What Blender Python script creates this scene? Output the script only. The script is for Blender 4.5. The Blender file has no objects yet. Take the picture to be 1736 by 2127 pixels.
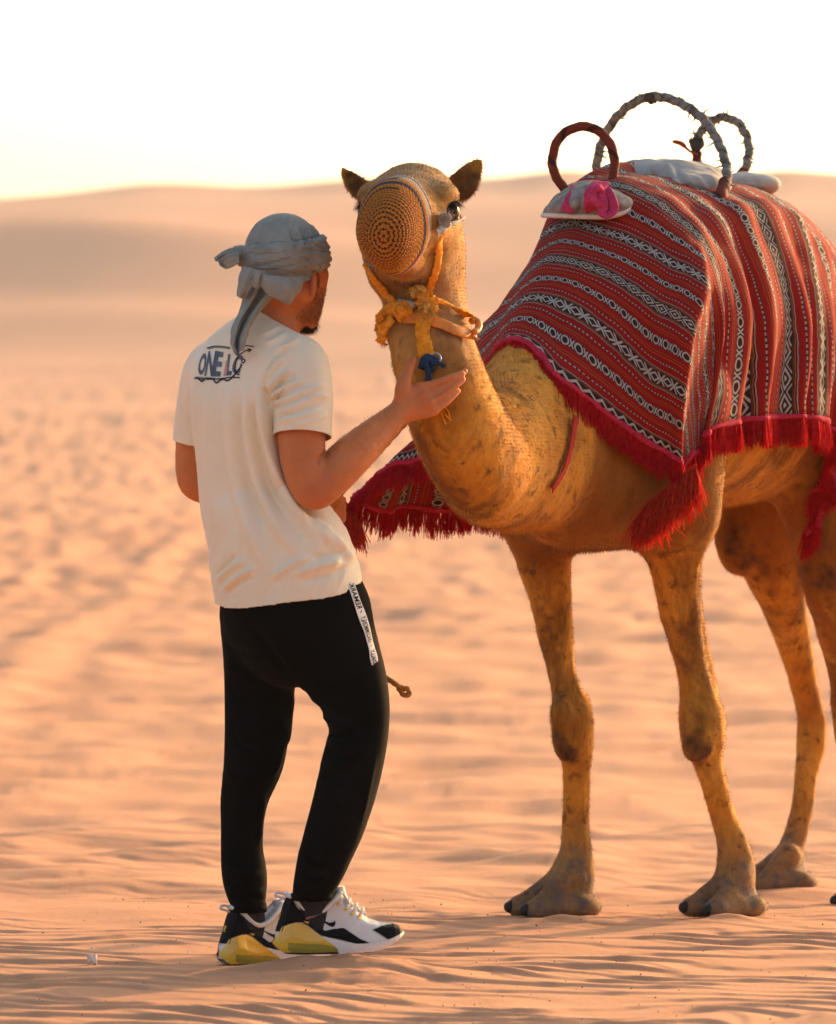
import bpy, math, random, time
import numpy as np
from mathutils import Vector, Matrix, noise as mnoise
from mathutils.bvhtree import BVHTree

random.seed(7)
rng = np.random.default_rng(7)
SC = bpy.context.scene
COL = SC.collection

# ------------------------------------------------------------------ camera
CAM_H = 1.05          # eye height, metres
F = 9592.0            # focal length in units of a 1736 x 2126 picture
HZ = 1089.0           # row of the eye-level line in that picture
cam_data = bpy.data.cameras.new('camera')
cam = bpy.data.objects.new('camera', cam_data)
COL.objects.link(cam)
cam.location = (0, 0, CAM_H)
cam.rotation_euler = (math.radians(90), 0, 0)
cam_data.sensor_fit = 'VERTICAL'
cam_data.sensor_height = 36.0
cam_data.sensor_width = 36.0 * 836 / 1024
cam_data.lens = F / 2126 * 36.0
cam_data.shift_y = (HZ - 1063.0) / 2126.0
cam_data.clip_start = 0.1
cam_data.clip_end = 5000
cam_data.dof.use_dof = True
cam_data.dof.focus_distance = 11.4
cam_data.dof.aperture_fstop = 5.4
SC.camera = cam

# ------------------------------------------------------------------ light
SUN_EL = 11.0         # degrees above the horizon
SUN_AZ = 39.0         # degrees to the right of the viewing direction
world = bpy.data.worlds.new('World')
SC.world = world
world.use_nodes = True
wn = world.node_tree
wn.nodes.clear()
w_out = wn.nodes.new('ShaderNodeOutputWorld')
w_bg = wn.nodes.new('ShaderNodeBackground')
w_sky = wn.nodes.new('ShaderNodeTexSky')
w_sky.sky_type = 'NISHITA'
w_sky.sun_disc = False
w_sky.sun_elevation = math.radians(SUN_EL)
w_sky.sun_rotation = math.radians(SUN_AZ)
w_sky.air_density = 0.8
w_sky.dust_density = 6.0
w_sky.ozone_density = 0.3
w_bg.inputs['Strength'].default_value = 0.15
wn.links.new(w_sky.outputs[0], w_bg.inputs[0])
wn.links.new(w_bg.outputs[0], w_out.inputs[0])

sun_data = bpy.data.lights.new('sun', 'SUN')
sun_data.energy = 3.3
sun_data.angle = math.radians(0.7)
sun_data.color = (1.0, 0.54, 0.23)
sun = bpy.data.objects.new('sun', sun_data)
COL.objects.link(sun)
_sd = Vector((math.sin(math.radians(SUN_AZ)) * math.cos(math.radians(SUN_EL)),
              math.cos(math.radians(SUN_AZ)) * math.cos(math.radians(SUN_EL)),
              math.sin(math.radians(SUN_EL))))
sun.rotation_euler = _sd.to_track_quat('Z', 'Y').to_euler()
sun.location = (6, 14, 6)

SC.view_settings.view_transform = 'Standard'
SC.view_settings.look = 'None'
SC.view_settings.exposure = 1.57
SC.view_settings.gamma = 1.0
SC.view_settings.use_curve_mapping = False
SC.cycles.use_denoising = True
SC.cycles.max_bounces = 6

# ------------------------------------------------------------------ helpers
def at(px, py, d):
    """world point seen at picture position (px, py) at distance d"""
    return np.array([(px - 868.0) / F * d, d, CAM_H + (HZ - py) / F * d])

def V3(p):
    return Vector((float(p[0]), float(p[1]), float(p[2])))

def unit(v):
    v = np.asarray(v, float)
    return v / max(1e-9, np.linalg.norm(v))

def link(o, parent=None):
    COL.objects.link(o)
    if parent is not None:
        o.parent = parent
        o.matrix_parent_inverse = parent.matrix_world.inverted()
    return o

def empty(name, loc):
    o = bpy.data.objects.new(name, None)
    o.empty_display_size = 0.1
    o.location = V3(loc)
    COL.objects.link(o)
    bpy.context.view_layer.update()
    return o

def tag(o, label=None, cat=None, group=None, kind=None):
    if label: o['label'] = label
    if cat: o['category'] = cat
    if group: o['group'] = group
    if kind: o['kind'] = kind
    return o

def mesh_obj(name, V, Fc, mat=None, parent=None, smooth=True, uv=None, attrs=None):
    """one mesh object from vertex array and a list / array of faces"""
    me = bpy.data.meshes.new(name)
    V = np.asarray(V, dtype=np.float64)
    if isinstance(Fc, np.ndarray):
        n, k = Fc.shape
        me.vertices.add(len(V)); me.vertices.foreach_set('co', V.astype(np.float32).ravel())
        me.loops.add(n * k); me.loops.foreach_set('vertex_index', Fc.astype(np.int32).ravel())
        me.polygons.add(n); me.polygons.foreach_set('loop_start', np.arange(0, n * k, k, dtype=np.int32))
        me.update(calc_edges=True); me.validate()
    else:
        me.from_pydata([tuple(v) for v in V], [], [tuple(int(i) for i in f) for f in Fc])
        me.update()
    if smooth:
        me.polygons.foreach_set('use_smooth', np.ones(len(me.polygons), dtype=bool))
    if uv is not None:                       # per-vertex uv
        lay = me.uv_layers.new(name='UVMap')
        li = np.empty(len(me.loops), dtype=np.int32)
        me.loops.foreach_get('vertex_index', li)
        lay.data.foreach_set('uv', np.asarray(uv, dtype=np.float32)[li].ravel())
    for an, av in (attrs or {}).items():
        av = np.asarray(av, dtype=np.float32)
        if av.ndim == 1:
            a = me.attributes.new(an, 'FLOAT', 'POINT'); a.data.foreach_set('value', av)
        else:
            if av.shape[1] == 3: av = np.hstack([av, np.ones((len(av), 1), np.float32)])
            a = me.attributes.new(an, 'FLOAT_COLOR', 'POINT'); a.data.foreach_set('color', av.ravel())
    if mat is not None:
        for m in (mat if isinstance(mat, (list, tuple)) else [mat]):
            me.materials.append(m)
    o = bpy.data.objects.new(name, me)
    return link(o, parent)

# ---- materials
class NT:
    def __init__(self, name, rough=0.8, spec=0.3):
        self.m = bpy.data.materials.new(name); self.m.use_nodes = True
        self.t = self.m.node_tree; self.n = self.t.nodes; self.l = self.t.links
        self.b = self.n['Principled BSDF']
        self.b.inputs['Roughness'].default_value = rough
        self.b.inputs['Specular IOR Level'].default_value = spec
    def node(self, typ, **kw):
        nd = self.n.new(typ)
        for k, v in kw.items(): setattr(nd, k, v)
        return nd
    def _set(self, sock, v):
        if hasattr(v, 'links') or isinstance(v, bpy.types.NodeSocket): self.l.new(v, sock)
        elif v is not None: sock.default_value = v
    def math(self, op, a, b=None, c=None, clamp=False):
        nd = self.node('ShaderNodeMath', operation=op, use_clamp=clamp)
        for i, v in enumerate((a, b, c)):
            if v is not None: self._set(nd.inputs[i], v)
        return nd.outputs[0]
    def mix(self, fac, a, b):
        nd = self.node('ShaderNodeMix', data_type='RGBA')
        self._set(nd.inputs[0], fac)
        self._set(nd.inputs[6], a if not isinstance(a, tuple) else (*a[:3], 1))
        self._set(nd.inputs[7], b if not isinstance(b, tuple) else (*b[:3], 1))
        return nd.outputs[2]
    def ramp(self, fac, stops, interp='LINEAR'):
        nd = self.node('ShaderNodeValToRGB'); r = nd.color_ramp; r.interpolation = interp
        while len(r.elements) > 1: r.elements.remove(r.elements[-1])
        for i, (p, c) in enumerate(stops):
            e = r.elements[0] if i == 0 else r.elements.new(p)
            e.position = p
            e.color = (*c[:3], 1) if not isinstance(c, (int, float)) else (c, c, c, 1)
        self._set(nd.inputs[0], fac)
        return nd.outputs[0]
    def noise(self, scale, detail=4, rough=0.55, vec=None, dist=0.0):
        nd = self.node('ShaderNodeTexNoise')
        nd.inputs['Scale'].default_value = scale; nd.inputs['Detail'].default_value = detail
        nd.inputs['Roughness'].default_value = rough; nd.inputs['Distortion'].default_value = dist
        if vec is not None: self.l.new(vec, nd.inputs['Vector'])
        return nd.outputs[0]
    def coord(self, which='Object'):
        return self.node('ShaderNodeTexCoord').outputs[which]
    def mapping(self, vec, scale=(1, 1, 1), rot=(0, 0, 0)):
        nd = self.node('ShaderNodeMapping')
        nd.inputs['Scale'].default_value = scale; nd.inputs['Rotation'].default_value = rot
        self.l.new(vec, nd.inputs['Vector']); return nd.outputs[0]
    def attr(self, name, out='Color'):
        nd = self.node('ShaderNodeAttribute', attribute_name=name); return nd.outputs[out]
    def color(self, v):
        self._set(self.b.inputs['Base Color'], v if not isinstance(v, tuple) else (*v[:3], 1))
    def bump(self, h, strength=0.3, dist=0.01):
        nd = self.node('ShaderNodeBump'); nd.inputs['Strength'].default_value = strength
        nd.inputs['Distance'].default_value = dist
        self.l.new(h, nd.inputs['Height']); self.l.new(nd.outputs[0], self.b.inputs['Normal'])
    def sheen(self, w, col=(1, 1, 1), rough=0.4):
        self.b.inputs['Sheen Weight'].default_value = w
        self.b.inputs['Sheen Tint'].default_value = (*col, 1)
        self.b.inputs['Sheen Roughness'].default_value = rough

def simple_mat(name, col, rough=0.8, spec=0.3, var=0.15, scale=60, bump=0.0, bscale=200, bdist=0.003, sheen=0.0):
    m = NT(name, rough, spec)
    n = m.noise(scale, 4, 0.6, m.coord())
    lo = tuple(max(0, c * (1 - var)) for c in col); hi = tuple(min(1, c * (1 + var)) for c in col)
    m.color(m.ramp(n, [(0.3, lo), (0.7, hi)]))
    if bump: m.bump(m.noise(bscale, 3, 0.6, m.coord()), bump, bdist)
    if sheen: m.sheen(sheen)
    return m.m

# ---- curves
def catmull(P, n, closed=False):
    """sample rows of P (k x m) with a Catmull-Rom spline, n samples per span"""
    P = np.asarray(P, float)
    if len(P) == 2:
        t = np.linspace(0, 1, n + 1)[:, None]; return P[0] * (1 - t) + P[1] * t
    Q = np.vstack([2 * P[0] - P[1], P, 2 * P[-1] - P[-2]]) if not closed else np.vstack([P[-1], P, P[0], P[1]])
    out = []
    for i in range(len(Q) - 3):
        p0, p1, p2, p3 = Q[i:i + 4]
        t = np.linspace(0, 1, n, endpoint=False)[:, None]
        out.append(0.5 * (2 * p1 + (p2 - p0) * t + (2 * p0 - 5 * p1 + 4 * p2 - p3) * t ** 2 + (3 * p1 - p0 - 3 * p2 + p3) * t ** 3))
    if not closed: out.append(Q[-2][None])
    return np.vstack(out)

# ---- signed distance modelling with a sparse surface-nets mesher
class Seg:
    """tapered segment with elliptical section; u is the side axis"""
    def __init__(s, a, b, ra, rb, u=None):
        a = np.asarray(a, float); b = np.asarray(b, float)
        w = b - a; L = max(np.linalg.norm(w), 1e-9); wd = w / L
        if u is None: u = np.cross(wd, (0.31, 0.77, -0.55))
        u = np.asarray(u, float); u = unit(u - wd * np.dot(u, wd)); v = np.cross(wd, u)
        ra = np.broadcast_to(np.asarray(ra, float), (2,)); rb = np.broadcast_to(np.asarray(rb, float), (2,))
        s.row = np.concatenate([a, wd, u, v, [L], ra, rb])
    def __call__(s, P): return seg_eval(s.row[None], P)[0]

def seg_eval(T, P):
    """distances of N points to m segments (rows of T) -> (m, N)"""
    T = T.astype(np.float32); P = P.astype(np.float32)
    x = P[None, :, 0] - T[:, 0:1]; y = P[None, :, 1] - T[:, 1:2]; z = P[None, :, 2] - T[:, 2:3]
    tw = x * T[:, 3:4] + y * T[:, 4:5] + z * T[:, 5:6]
    pu = x * T[:, 6:7] + y * T[:, 7:8] + z * T[:, 8:9]
    pv = x * T[:, 9:10] + y * T[:, 10:11] + z * T[:, 11:12]
    L = T[:, 12:13]; t = np.clip(tw / L, 0, 1); pw = tw - t * L
    r0 = T[:, 13:14] + (T[:, 15:16] - T[:, 13:14]) * t; r1 = T[:, 14:15] + (T[:, 16:17] - T[:, 14:15]) * t
    rw = 0.5 * (r0 + r1)
    a = pu / r0; b = pv / r1; c = pw / rw
    k0 = np.sqrt(a * a + b * b + c * c); a /= r0; b /= r1; c /= rw
    k1 = np.sqrt(a * a + b * b + c * c) + 1e-6
    return np.where(k0 > 1e-3, k0 * (k0 - 1) / k1, -np.minimum(r0, r1))

class Ell:
    def __init__(s, c, r, R=None):
        s.c = np.asarray(c, float); s.r = np.asarray(r, float)
        s.R = np.eye(3) if R is None else np.asarray(R, float)     # rows = axes
    def __call__(s, P):
        Q = ((P - s.c) @ s.R.T).astype(np.float32).T
        a, b, c = Q[0] / s.r[0], Q[1] / s.r[1], Q[2] / s.r[2]
        k0 = np.sqrt(a * a + b * b + c * c); a = a / s.r[0]; b = b / s.r[1]; c = c / s.r[2]
        k1 = np.sqrt(a * a + b * b + c * c) + 1e-6
        return np.where(k0 > 1e-3, k0 * (k0 - 1) / k1, -s.r.min())

def frame(fwd, up=(0, 0, 1)):
    """rows: side, forward, up"""
    f = unit(fwd); s = unit(np.cross(f, up)); u = np.cross(s, f)
    return np.array([s, f, u])

class Group:
    """primitives joined by a hard union; k is the blend width with what came before"""
    def __init__(s, prims, k=0.03, sub=False):
        s.p = prims if isinstance(prims, (list, tuple)) else [prims]; s.k = k; s.sub = sub
        s.rows = np.stack([p.row for p in s.p]) if all(isinstance(p, Seg) for p in s.p) else None
    def all(s, P):
        if s.rows is not None:
            if len(P) > 5000: return np.concatenate([seg_eval(s.rows, P[i:i + 5000]) for i in range(0, len(P), 5000)], 1)
            return seg_eval(s.rows, P)
        return np.stack([p(P) for p in s.p])
    def some(s, P, idx):
        if s.rows is not None: return seg_eval(s.rows[idx], P).min(0)
        return np.min([s.p[i](P) for i in idx], axis=0)

def chain(pts, rad, n=5, u=None, k=0.03):
    """smooth tube through pts; rad rows are r or (ru, rv)"""
    pts = np.asarray(pts, float); rad = np.asarray(rad, float)
    if rad.ndim == 1: rad = np.stack([rad, rad], 1)
    S = catmull(np.hstack([pts, rad]), n)
    S[:, 3:] = np.maximum(S[:, 3:], 0.002)
    return Group([Seg(S[i, :3], S[i + 1, :3], S[i, 3:], S[i + 1, 3:], u) for i in range(len(S) - 1)], k)

class Model:
    def __init__(s, groups): s.g = groups
    def eval(s, P, active=None):
        d = None
        for gi, g in enumerate(s.g):
            if active is not None and len(active[gi]) == 0: continue
            e = g.all(P).min(0) if active is None else g.some(P, active[gi])
            if d is None: d = e
            elif g.sub:
                h = np.clip(0.5 - 0.5 * (d + e) / g.k, 0, 1)
                d = d * (1 - h) + (-e) * h + g.k * h * (1 - h)
            else:
                h = np.clip(0.5 + 0.5 * (d - e) / g.k, 0, 1)
                d = d * (1 - h) + e * h - g.k * h * (1 - h)
        return d if d is not None else np.full(len(P), 9.0)

def surface(model, lo, hi, h, B=8):
    """sparse surface nets: vertices and quads of the zero level"""
    lo = np.asarray(lo, float); nb = np.ceil((np.asarray(hi, float) - lo) / (h * B)).astype(int)
    bi = np.stack(np.meshgrid(*[np.arange(n) for n in nb], indexing='ij'), -1).reshape(-1, 3)
    cen = lo + (bi + 0.5) * h * B
    R = h * B * 0.5 * math.sqrt(3)
    # coarse pass: drop boxes far from every primitive, then boxes far from the blended surface
    prim_d = []
    best = np.full(len(cen), 9.0); field = None
    for g in model.g:
        pd = g.all(cen)
        prim_d.append(pd.T.copy()); e = pd.min(0)
        if field is None: field = e.copy()
        elif g.sub:
            hh = np.clip(0.5 - 0.5 * (field + e) / g.k, 0, 1); field = field * (1 - hh) - e * hh + g.k * hh * (1 - hh)
        else:
            hh = np.clip(0.5 + 0.5 * (field - e) / g.k, 0, 1); field = field * (1 - hh) + e * hh - g.k * hh * (1 - hh)
        if not g.sub: best = np.minimum(best, e)
    keep = np.where(np.abs(field) < R * 1.3 + 0.004)[0]
    loc = np.stack(np.meshgrid(*[np.arange(B + 1)] * 3, indexing='ij'), -1)
    locf = loc.reshape(-1, 3)
    N = (nb * B + 2).astype(np.int64)
    keys, verts, edges = [], [], []
    corner = [(i, j, k) for i in (0, 1) for j in (0, 1) for k in (0, 1)]
    epairs = [(a, b) for a in range(8) for b in range(a + 1, 8) if sum(abs(corner[a][i] - corner[b][i]) for i in range(3)) == 1]
    for q in keep:
        act = []
        for gi, g in enumerate(model.g):
            pd = prim_d[gi][q]
            lim = best[q] + 2.0 * R + g.k + 0.004
            if g.sub: lim = R * 1.5 + g.k * 1.5 + 0.01
            act.append(np.where(pd < lim)[0])
        base = bi[q] * B
        P = lo + (base + locf) * h
        d = model.eval(P, act).reshape(B + 1, B + 1, B + 1)
        s = d < 0
        if s.all() or not s.any(): continue
        cs = np.stack([s[i:i + B, j:j + B, k:k + B] for i, j, k in corner], -1)
        cnt = cs.sum(-1)
        ci, cj, ck = np.where((cnt > 0) & (cnt < 8))
        cd = np.stack([d[i:i + B, j:j + B, k:k + B][ci, cj, ck] for i, j, k in corner], -1)
        acc = np.zeros((len(ci), 3)); num = np.zeros(len(ci))
        for a, b in epairs:
            da, db = cd[:, a], cd[:, b]
            m = (da < 0) != (db < 0)
            t = np.where(m, da / np.where(m, da - db, 1), 0)
            ca, cb = np.array(corner[a], float), np.array(corner[b], float)
            acc += np.where(m[:, None], ca + (cb - ca) * t[:, None], 0); num += m
        gi_ = np.stack([ci, cj, ck], 1) + base
        verts.append(lo + (gi_ + acc / num[:, None]) * h)
        keys.append((gi_[:, 0] * N[1] + gi_[:, 1]) * N[2] + gi_[:, 2])
        for ax in range(3):
            sl0 = [slice(0, B)] * 3; sl1 = [slice(0, B)] * 3; sl1[ax] = slice(1, B + 1)
            a = s[tuple(sl0)]; b = s[tuple(sl1)]
            e = np.argwhere(a != b)
            if len(e): edges.append(np.hstack([e + base, np.full((len(e), 1), ax), a[tuple(e.T)][:, None]]))
    keys = np.concatenate(keys); verts = np.concatenate(verts); edges = np.concatenate(edges)
    o = np.argsort(keys); keys = keys[o]; verts = verts[o]
    quads = []
    for ax in range(3):
        e = edges[edges[:, 3] == ax]
        u = np.zeros(3, int); v = np.zeros(3, int); u[(ax + 1) % 3] = 1; v[(ax + 2) % 3] = 1
        cells = [e[:, :3], e[:, :3] - u, e[:, :3] - u - v, e[:, :3] - v]
        kk = [(c[:, 0].astype(np.int64) * N[1] + c[:, 1]) * N[2] + c[:, 2] for c in cells]
        idx = [np.clip(np.searchsorted(keys, k), 0, len(keys) - 1) for k in kk]
        ok = np.all([keys[i] == k for i, k in zip(idx, kk)], axis=0)
        qd = np.stack(idx, 1)[ok]; fl = e[ok, 4] == 0
        qd[fl] = qd[fl][:, ::-1]
        quads.append(qd)
    return verts, np.concatenate(quads)

def relax(V, Fq, it=2, lam=0.5, mask=None):
    e = np.concatenate([Fq[:, [i, (i + 1) % Fq.shape[1]]] for i in range(Fq.shape[1])])
    e = np.concatenate([e, e[:, ::-1]])
    cnt = np.bincount(e[:, 0], minlength=len(V))[:, None]
    for _ in range(it):
        s = np.zeros_like(V)
        for c in range(3): s[:, c] = np.bincount(e[:, 0], weights=V[e[:, 1], c], minlength=len(V))
        d = lam * (s / np.maximum(cnt, 1) - V)
        V = V + (d if mask is None else d * mask[:, None])
    return V

def normals(V, Fq):
    n = np.cross(V[Fq[:, 2]] - V[Fq[:, 0]], V[Fq[:, -1]] - V[Fq[:, 1]])
    out = np.zeros_like(V)
    for k in range(Fq.shape[1]):
        for c in range(3): out[:, c] += np.bincount(Fq[:, k], weights=n[:, c], minlength=len(V))
    return out / np.maximum(np.linalg.norm(out, axis=1), 1e-12)[:, None]

def cut(V, Fq, keepmask):
    """drop faces with any vertex outside the mask, compact"""
    f = Fq[keepmask[Fq].all(1)]
    used = np.zeros(len(V), bool); used[f.ravel()] = True
    idx = np.cumsum(used) - 1
    return V[used], idx[f], used

def trim(V, Fq, sd, nrm):
    """cut a surface along a plane: sd > 0 is kept, the rim is pulled onto the plane along nrm"""
    f = Fq[(sd[Fq] > 0).any(1)]
    V = V.copy(); used = np.zeros(len(V), bool); used[f.ravel()] = True
    m = used & (sd < 0)
    V[m] = V[m] - sd[m, None] * (nrm if np.ndim(nrm) == 1 else nrm[m])
    idx = np.cumsum(used) - 1
    return V[used], idx[f], used

def fold(P, pts, w, amp, sharp=2.0):
    """ridge of height amp and half width w along a polyline, fading at both ends"""
    S = catmull(np.asarray(pts, float), 6)
    best = np.full(len(P), 9.0); tb = np.zeros(len(P))
    n = len(S) - 1
    for i in range(n):
        a, b = S[i], S[i + 1]; ab = b - a; L2 = max(ab @ ab, 1e-12)
        t = np.clip((P - a) @ ab / L2, 0, 1)
        dd = np.linalg.norm(P - a - t[:, None] * ab, axis=1)
        m = dd < best
        best = np.where(m, dd, best); tb = np.where(m, (i + t) / n, tb)
    fade = np.clip(np.minimum(tb, 1 - tb) * 5, 0, 1)
    fade = fade * fade * (3 - 2 * fade)
    return amp * np.exp(-(best / w) ** sharp) * fade

def vnoise(P, scale, seed=0.0):
    """smooth value noise in -1..1 on an array of points"""
    Q = np.asarray(P, float) * scale + seed * 17.31
    i = np.floor(Q).astype(np.int64); f = Q - i; f = f * f * (3 - 2 * f)
    def hsh(x, y, z):
        n = (x * 374761393 + y * 668265263 + z * 2147483647 + int(seed * 101) * 1274126177) & 0xffffffff
        n = ((n ^ (n >> 13)) * 1274126177) & 0xffffffff
        n = (n ^ (n >> 16)) & 0xffff
        return n / 32767.5 - 1
    out = 0
    for dx in (0, 1):
        for dy in (0, 1):
            for dz in (0, 1):
                w = (f[:, 0] if dx else 1 - f[:, 0]) * (f[:, 1] if dy else 1 - f[:, 1]) * (f[:, 2] if dz else 1 - f[:, 2])
                out = out + w * hsh(i[:, 0] + dx, i[:, 1] + dy, i[:, 2] + dz)
    return out

def fbm(P, scale, oct=3, seed=0.0):
    a, s, o = 1.0, scale, 0
    for i in range(oct):
        o = o + a * vnoise(P, s, seed + i * 3.7); a *= 0.5; s *= 2.03
    return o

def sstep(a, b, x):
    t = np.clip((x - a) / (b - a), 0, 1); return t * t * (3 - 2 * t)

def tube(path, rad, seg=10, n=6, twist=None, cap=True, uvlen=False):
    """swept tube; rad scalar/array per sample or fn(s, theta, sarc)"""
    S = catmull(path, n) if n else np.asarray(path, float)
    T = np.gradient(S, axis=0); T /= np.maximum(np.linalg.norm(T, axis=1), 1e-9)[:, None]
    up = np.array([0.13, -0.31, 0.94]);
    if abs(T[0] @ up) > 0.9: up = np.array([1.0, 0.1, 0])
    u = unit(np.cross(T[0], up)); arc = np.concatenate([[0], np.cumsum(np.linalg.norm(np.diff(S, axis=0), axis=1))])
    th = np.linspace(0, 2 * np.pi, seg, endpoint=False)
    V = []; UV = []
    for i in range(len(S)):
        u = unit(u - T[i] * (u @ T[i])); v = np.cross(T[i], u)
        if callable(rad): r = rad(arc[i], th)
        else: r = np.full(seg, rad if np.isscalar(rad) else np.interp(i / (len(S) - 1), np.linspace(0, 1, len(rad)), rad))
        V.append(S[i] + (np.cos(th) * r)[:, None] * u + (np.sin(th) * r)[:, None] * v)
        UV.append(np.stack([np.full(seg, arc[i]), th / (2 * np.pi)], 1))
    V = np.vstack(V); UV = np.vstack(UV)
    Fq = []
    for i in range(len(S) - 1):
        for j in range(seg):
            k = (j + 1) % seg
            Fq.append((i * seg + j, i * seg + k, (i + 1) * seg + k, (i + 1) * seg + j))
    if cap:
        Fq.append(tuple(range(seg))[::-1]); Fq.append(tuple((len(S) - 1) * seg + j for j in range(seg)))
    return V, Fq, UV

def join(parts):
    """merge (V, F) lists into one"""
    VV, FF, o = [], [], 0
    for p in parts:
        V, Fq = p[0], p[1]
        VV.append(np.asarray(V)); FF += [tuple(int(i) + o for i in f) for f in Fq]; o += len(V)
    return np.vstack(VV), FF

def pieces(V, Fq):
    """split a mesh into its connected pieces"""
    V = np.asarray(V); par = list(range(len(V)))
    def find(i):
        while par[i] != i: par[i] = par[par[i]]; i = par[i]
        return i
    for f in Fq:
        r0 = find(int(f[0]))
        for k in f[1:]: par[find(int(k))] = r0
    by = {}
    for f in Fq: by.setdefault(find(int(f[0])), []).append(f)
    out = []
    for fs in by.values():
        ids = sorted({int(i) for f in fs for i in f}); mp = {i: k for k, i in enumerate(ids)}
        out.append((V[ids], [tuple(mp[int(i)] for i in f) for f in fs]))
    return out

def sheet(G, nu, nv):
    """bicubic surface through a control grid G (rows x cols x 3) -> dense grid"""
    G = np.asarray(G, float)
    A = np.stack([catmull(G[i], nu) for i in range(len(G))])
    Bm = np.stack([catmull(A[:, j], nv) for j in range(A.shape[1])], 1)
    return Bm

def grid_faces(r, c):
    i, j = np.meshgrid(np.arange(r - 1), np.arange(c - 1), indexing='ij')
    a = (i * c + j).ravel()
    return np.stack([a, a + 1, a + c + 1, a + c], 1)

def solid(o, t, offset=0.0):
    m = o.modifiers.new('thickness', 'SOLIDIFY'); m.thickness = t; m.offset = offset; return o

def bvh_of(objs):
    """BVH over world-space meshes (modifiers not applied)"""
    VV, FF, o = [], [], 0
    for ob in objs:
        me = ob.data; mw = ob.matrix_world
        VV += [mw @ v.co for v in me.vertices]
        FF += [[i + o for i in p.vertices] for p in me.polygons]; o += len(me.vertices)
    return BVHTree.FromPolygons(VV, FF)

CAMV = Vector((0, 0, CAM_H))
def hit(bvh, px, py, off=0.0):
    """surface point under picture position (px, py), lifted by off along the normal"""
    d = (V3(at(px, py, 10.0)) - CAMV).normalized()
    loc, nrm, i, dist = bvh.ray_cast(CAMV, d)
    if loc is None: return None
    if nrm.dot(d) > 0: nrm = -nrm
    return np.array(loc + nrm * off), np.array(nrm)
# ------------------------------------------------------------------ the desert
HEADG = unit([-0.54, -0.84, 0])            # way the camel faces
CLEFT = np.array([0.84, -0.54, 0])         # the camel's left side

def _prof(phi):
    f = phi - np.floor(phi)
    up = sstep(0.0, 0.17, f); dn = 1 - np.clip((f - 0.17) / 0.83, 0, 1) ** 1.2
    return np.where(f < 0.17, up, dn)

RZ_Y = np.array([-400, 0, 9, 12.5, 13.4, 17, 26, 45, 70, 100.])
RZ_Z = np.array([0, 0, 0, 0, -0.036, -0.05, 0.0, 0.10, 0.36, 1.2])
# far slopes, by the row at which they stand in the view: left and right of the picture
FAR_Y = np.array([100, 200, 350, 480, 550, 620, 690, 740, 790, 880, 960.])
FAR_L = np.array([1078, 960, 846, 772, 742, 610, 480, 466, 440, 0, 0])
FAR_R = np.array([1078, 958, 838, 752, 712, 676, 590, 505, 452, 0, 0])
_RX = np.arange(-4000, 5000, 10.0)
_RR = np.interp(_RX, [-3000, -900, -300, 0, 150, 300, 400, 500, 600, 720, 900, 1050, 1170, 1290, 1400, 1500, 1620, 1736, 2200, 4500],
                [380, 430, 415, 409, 394, 374, 378, 388, 384, 370, 373, 366, 345, 362, 370, 364, 342, 354, 380, 360])
_kern = np.exp(-(np.arange(-15, 16) / 5.0) ** 2); _kern /= _kern.sum()
_RR = np.convolve(np.pad(_RR, 15, mode='edge'), _kern, 'valid')
def ridge_row(px):
    """picture row of the far skyline over picture column px"""
    return np.interp(px, _RX, _RR)

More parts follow.
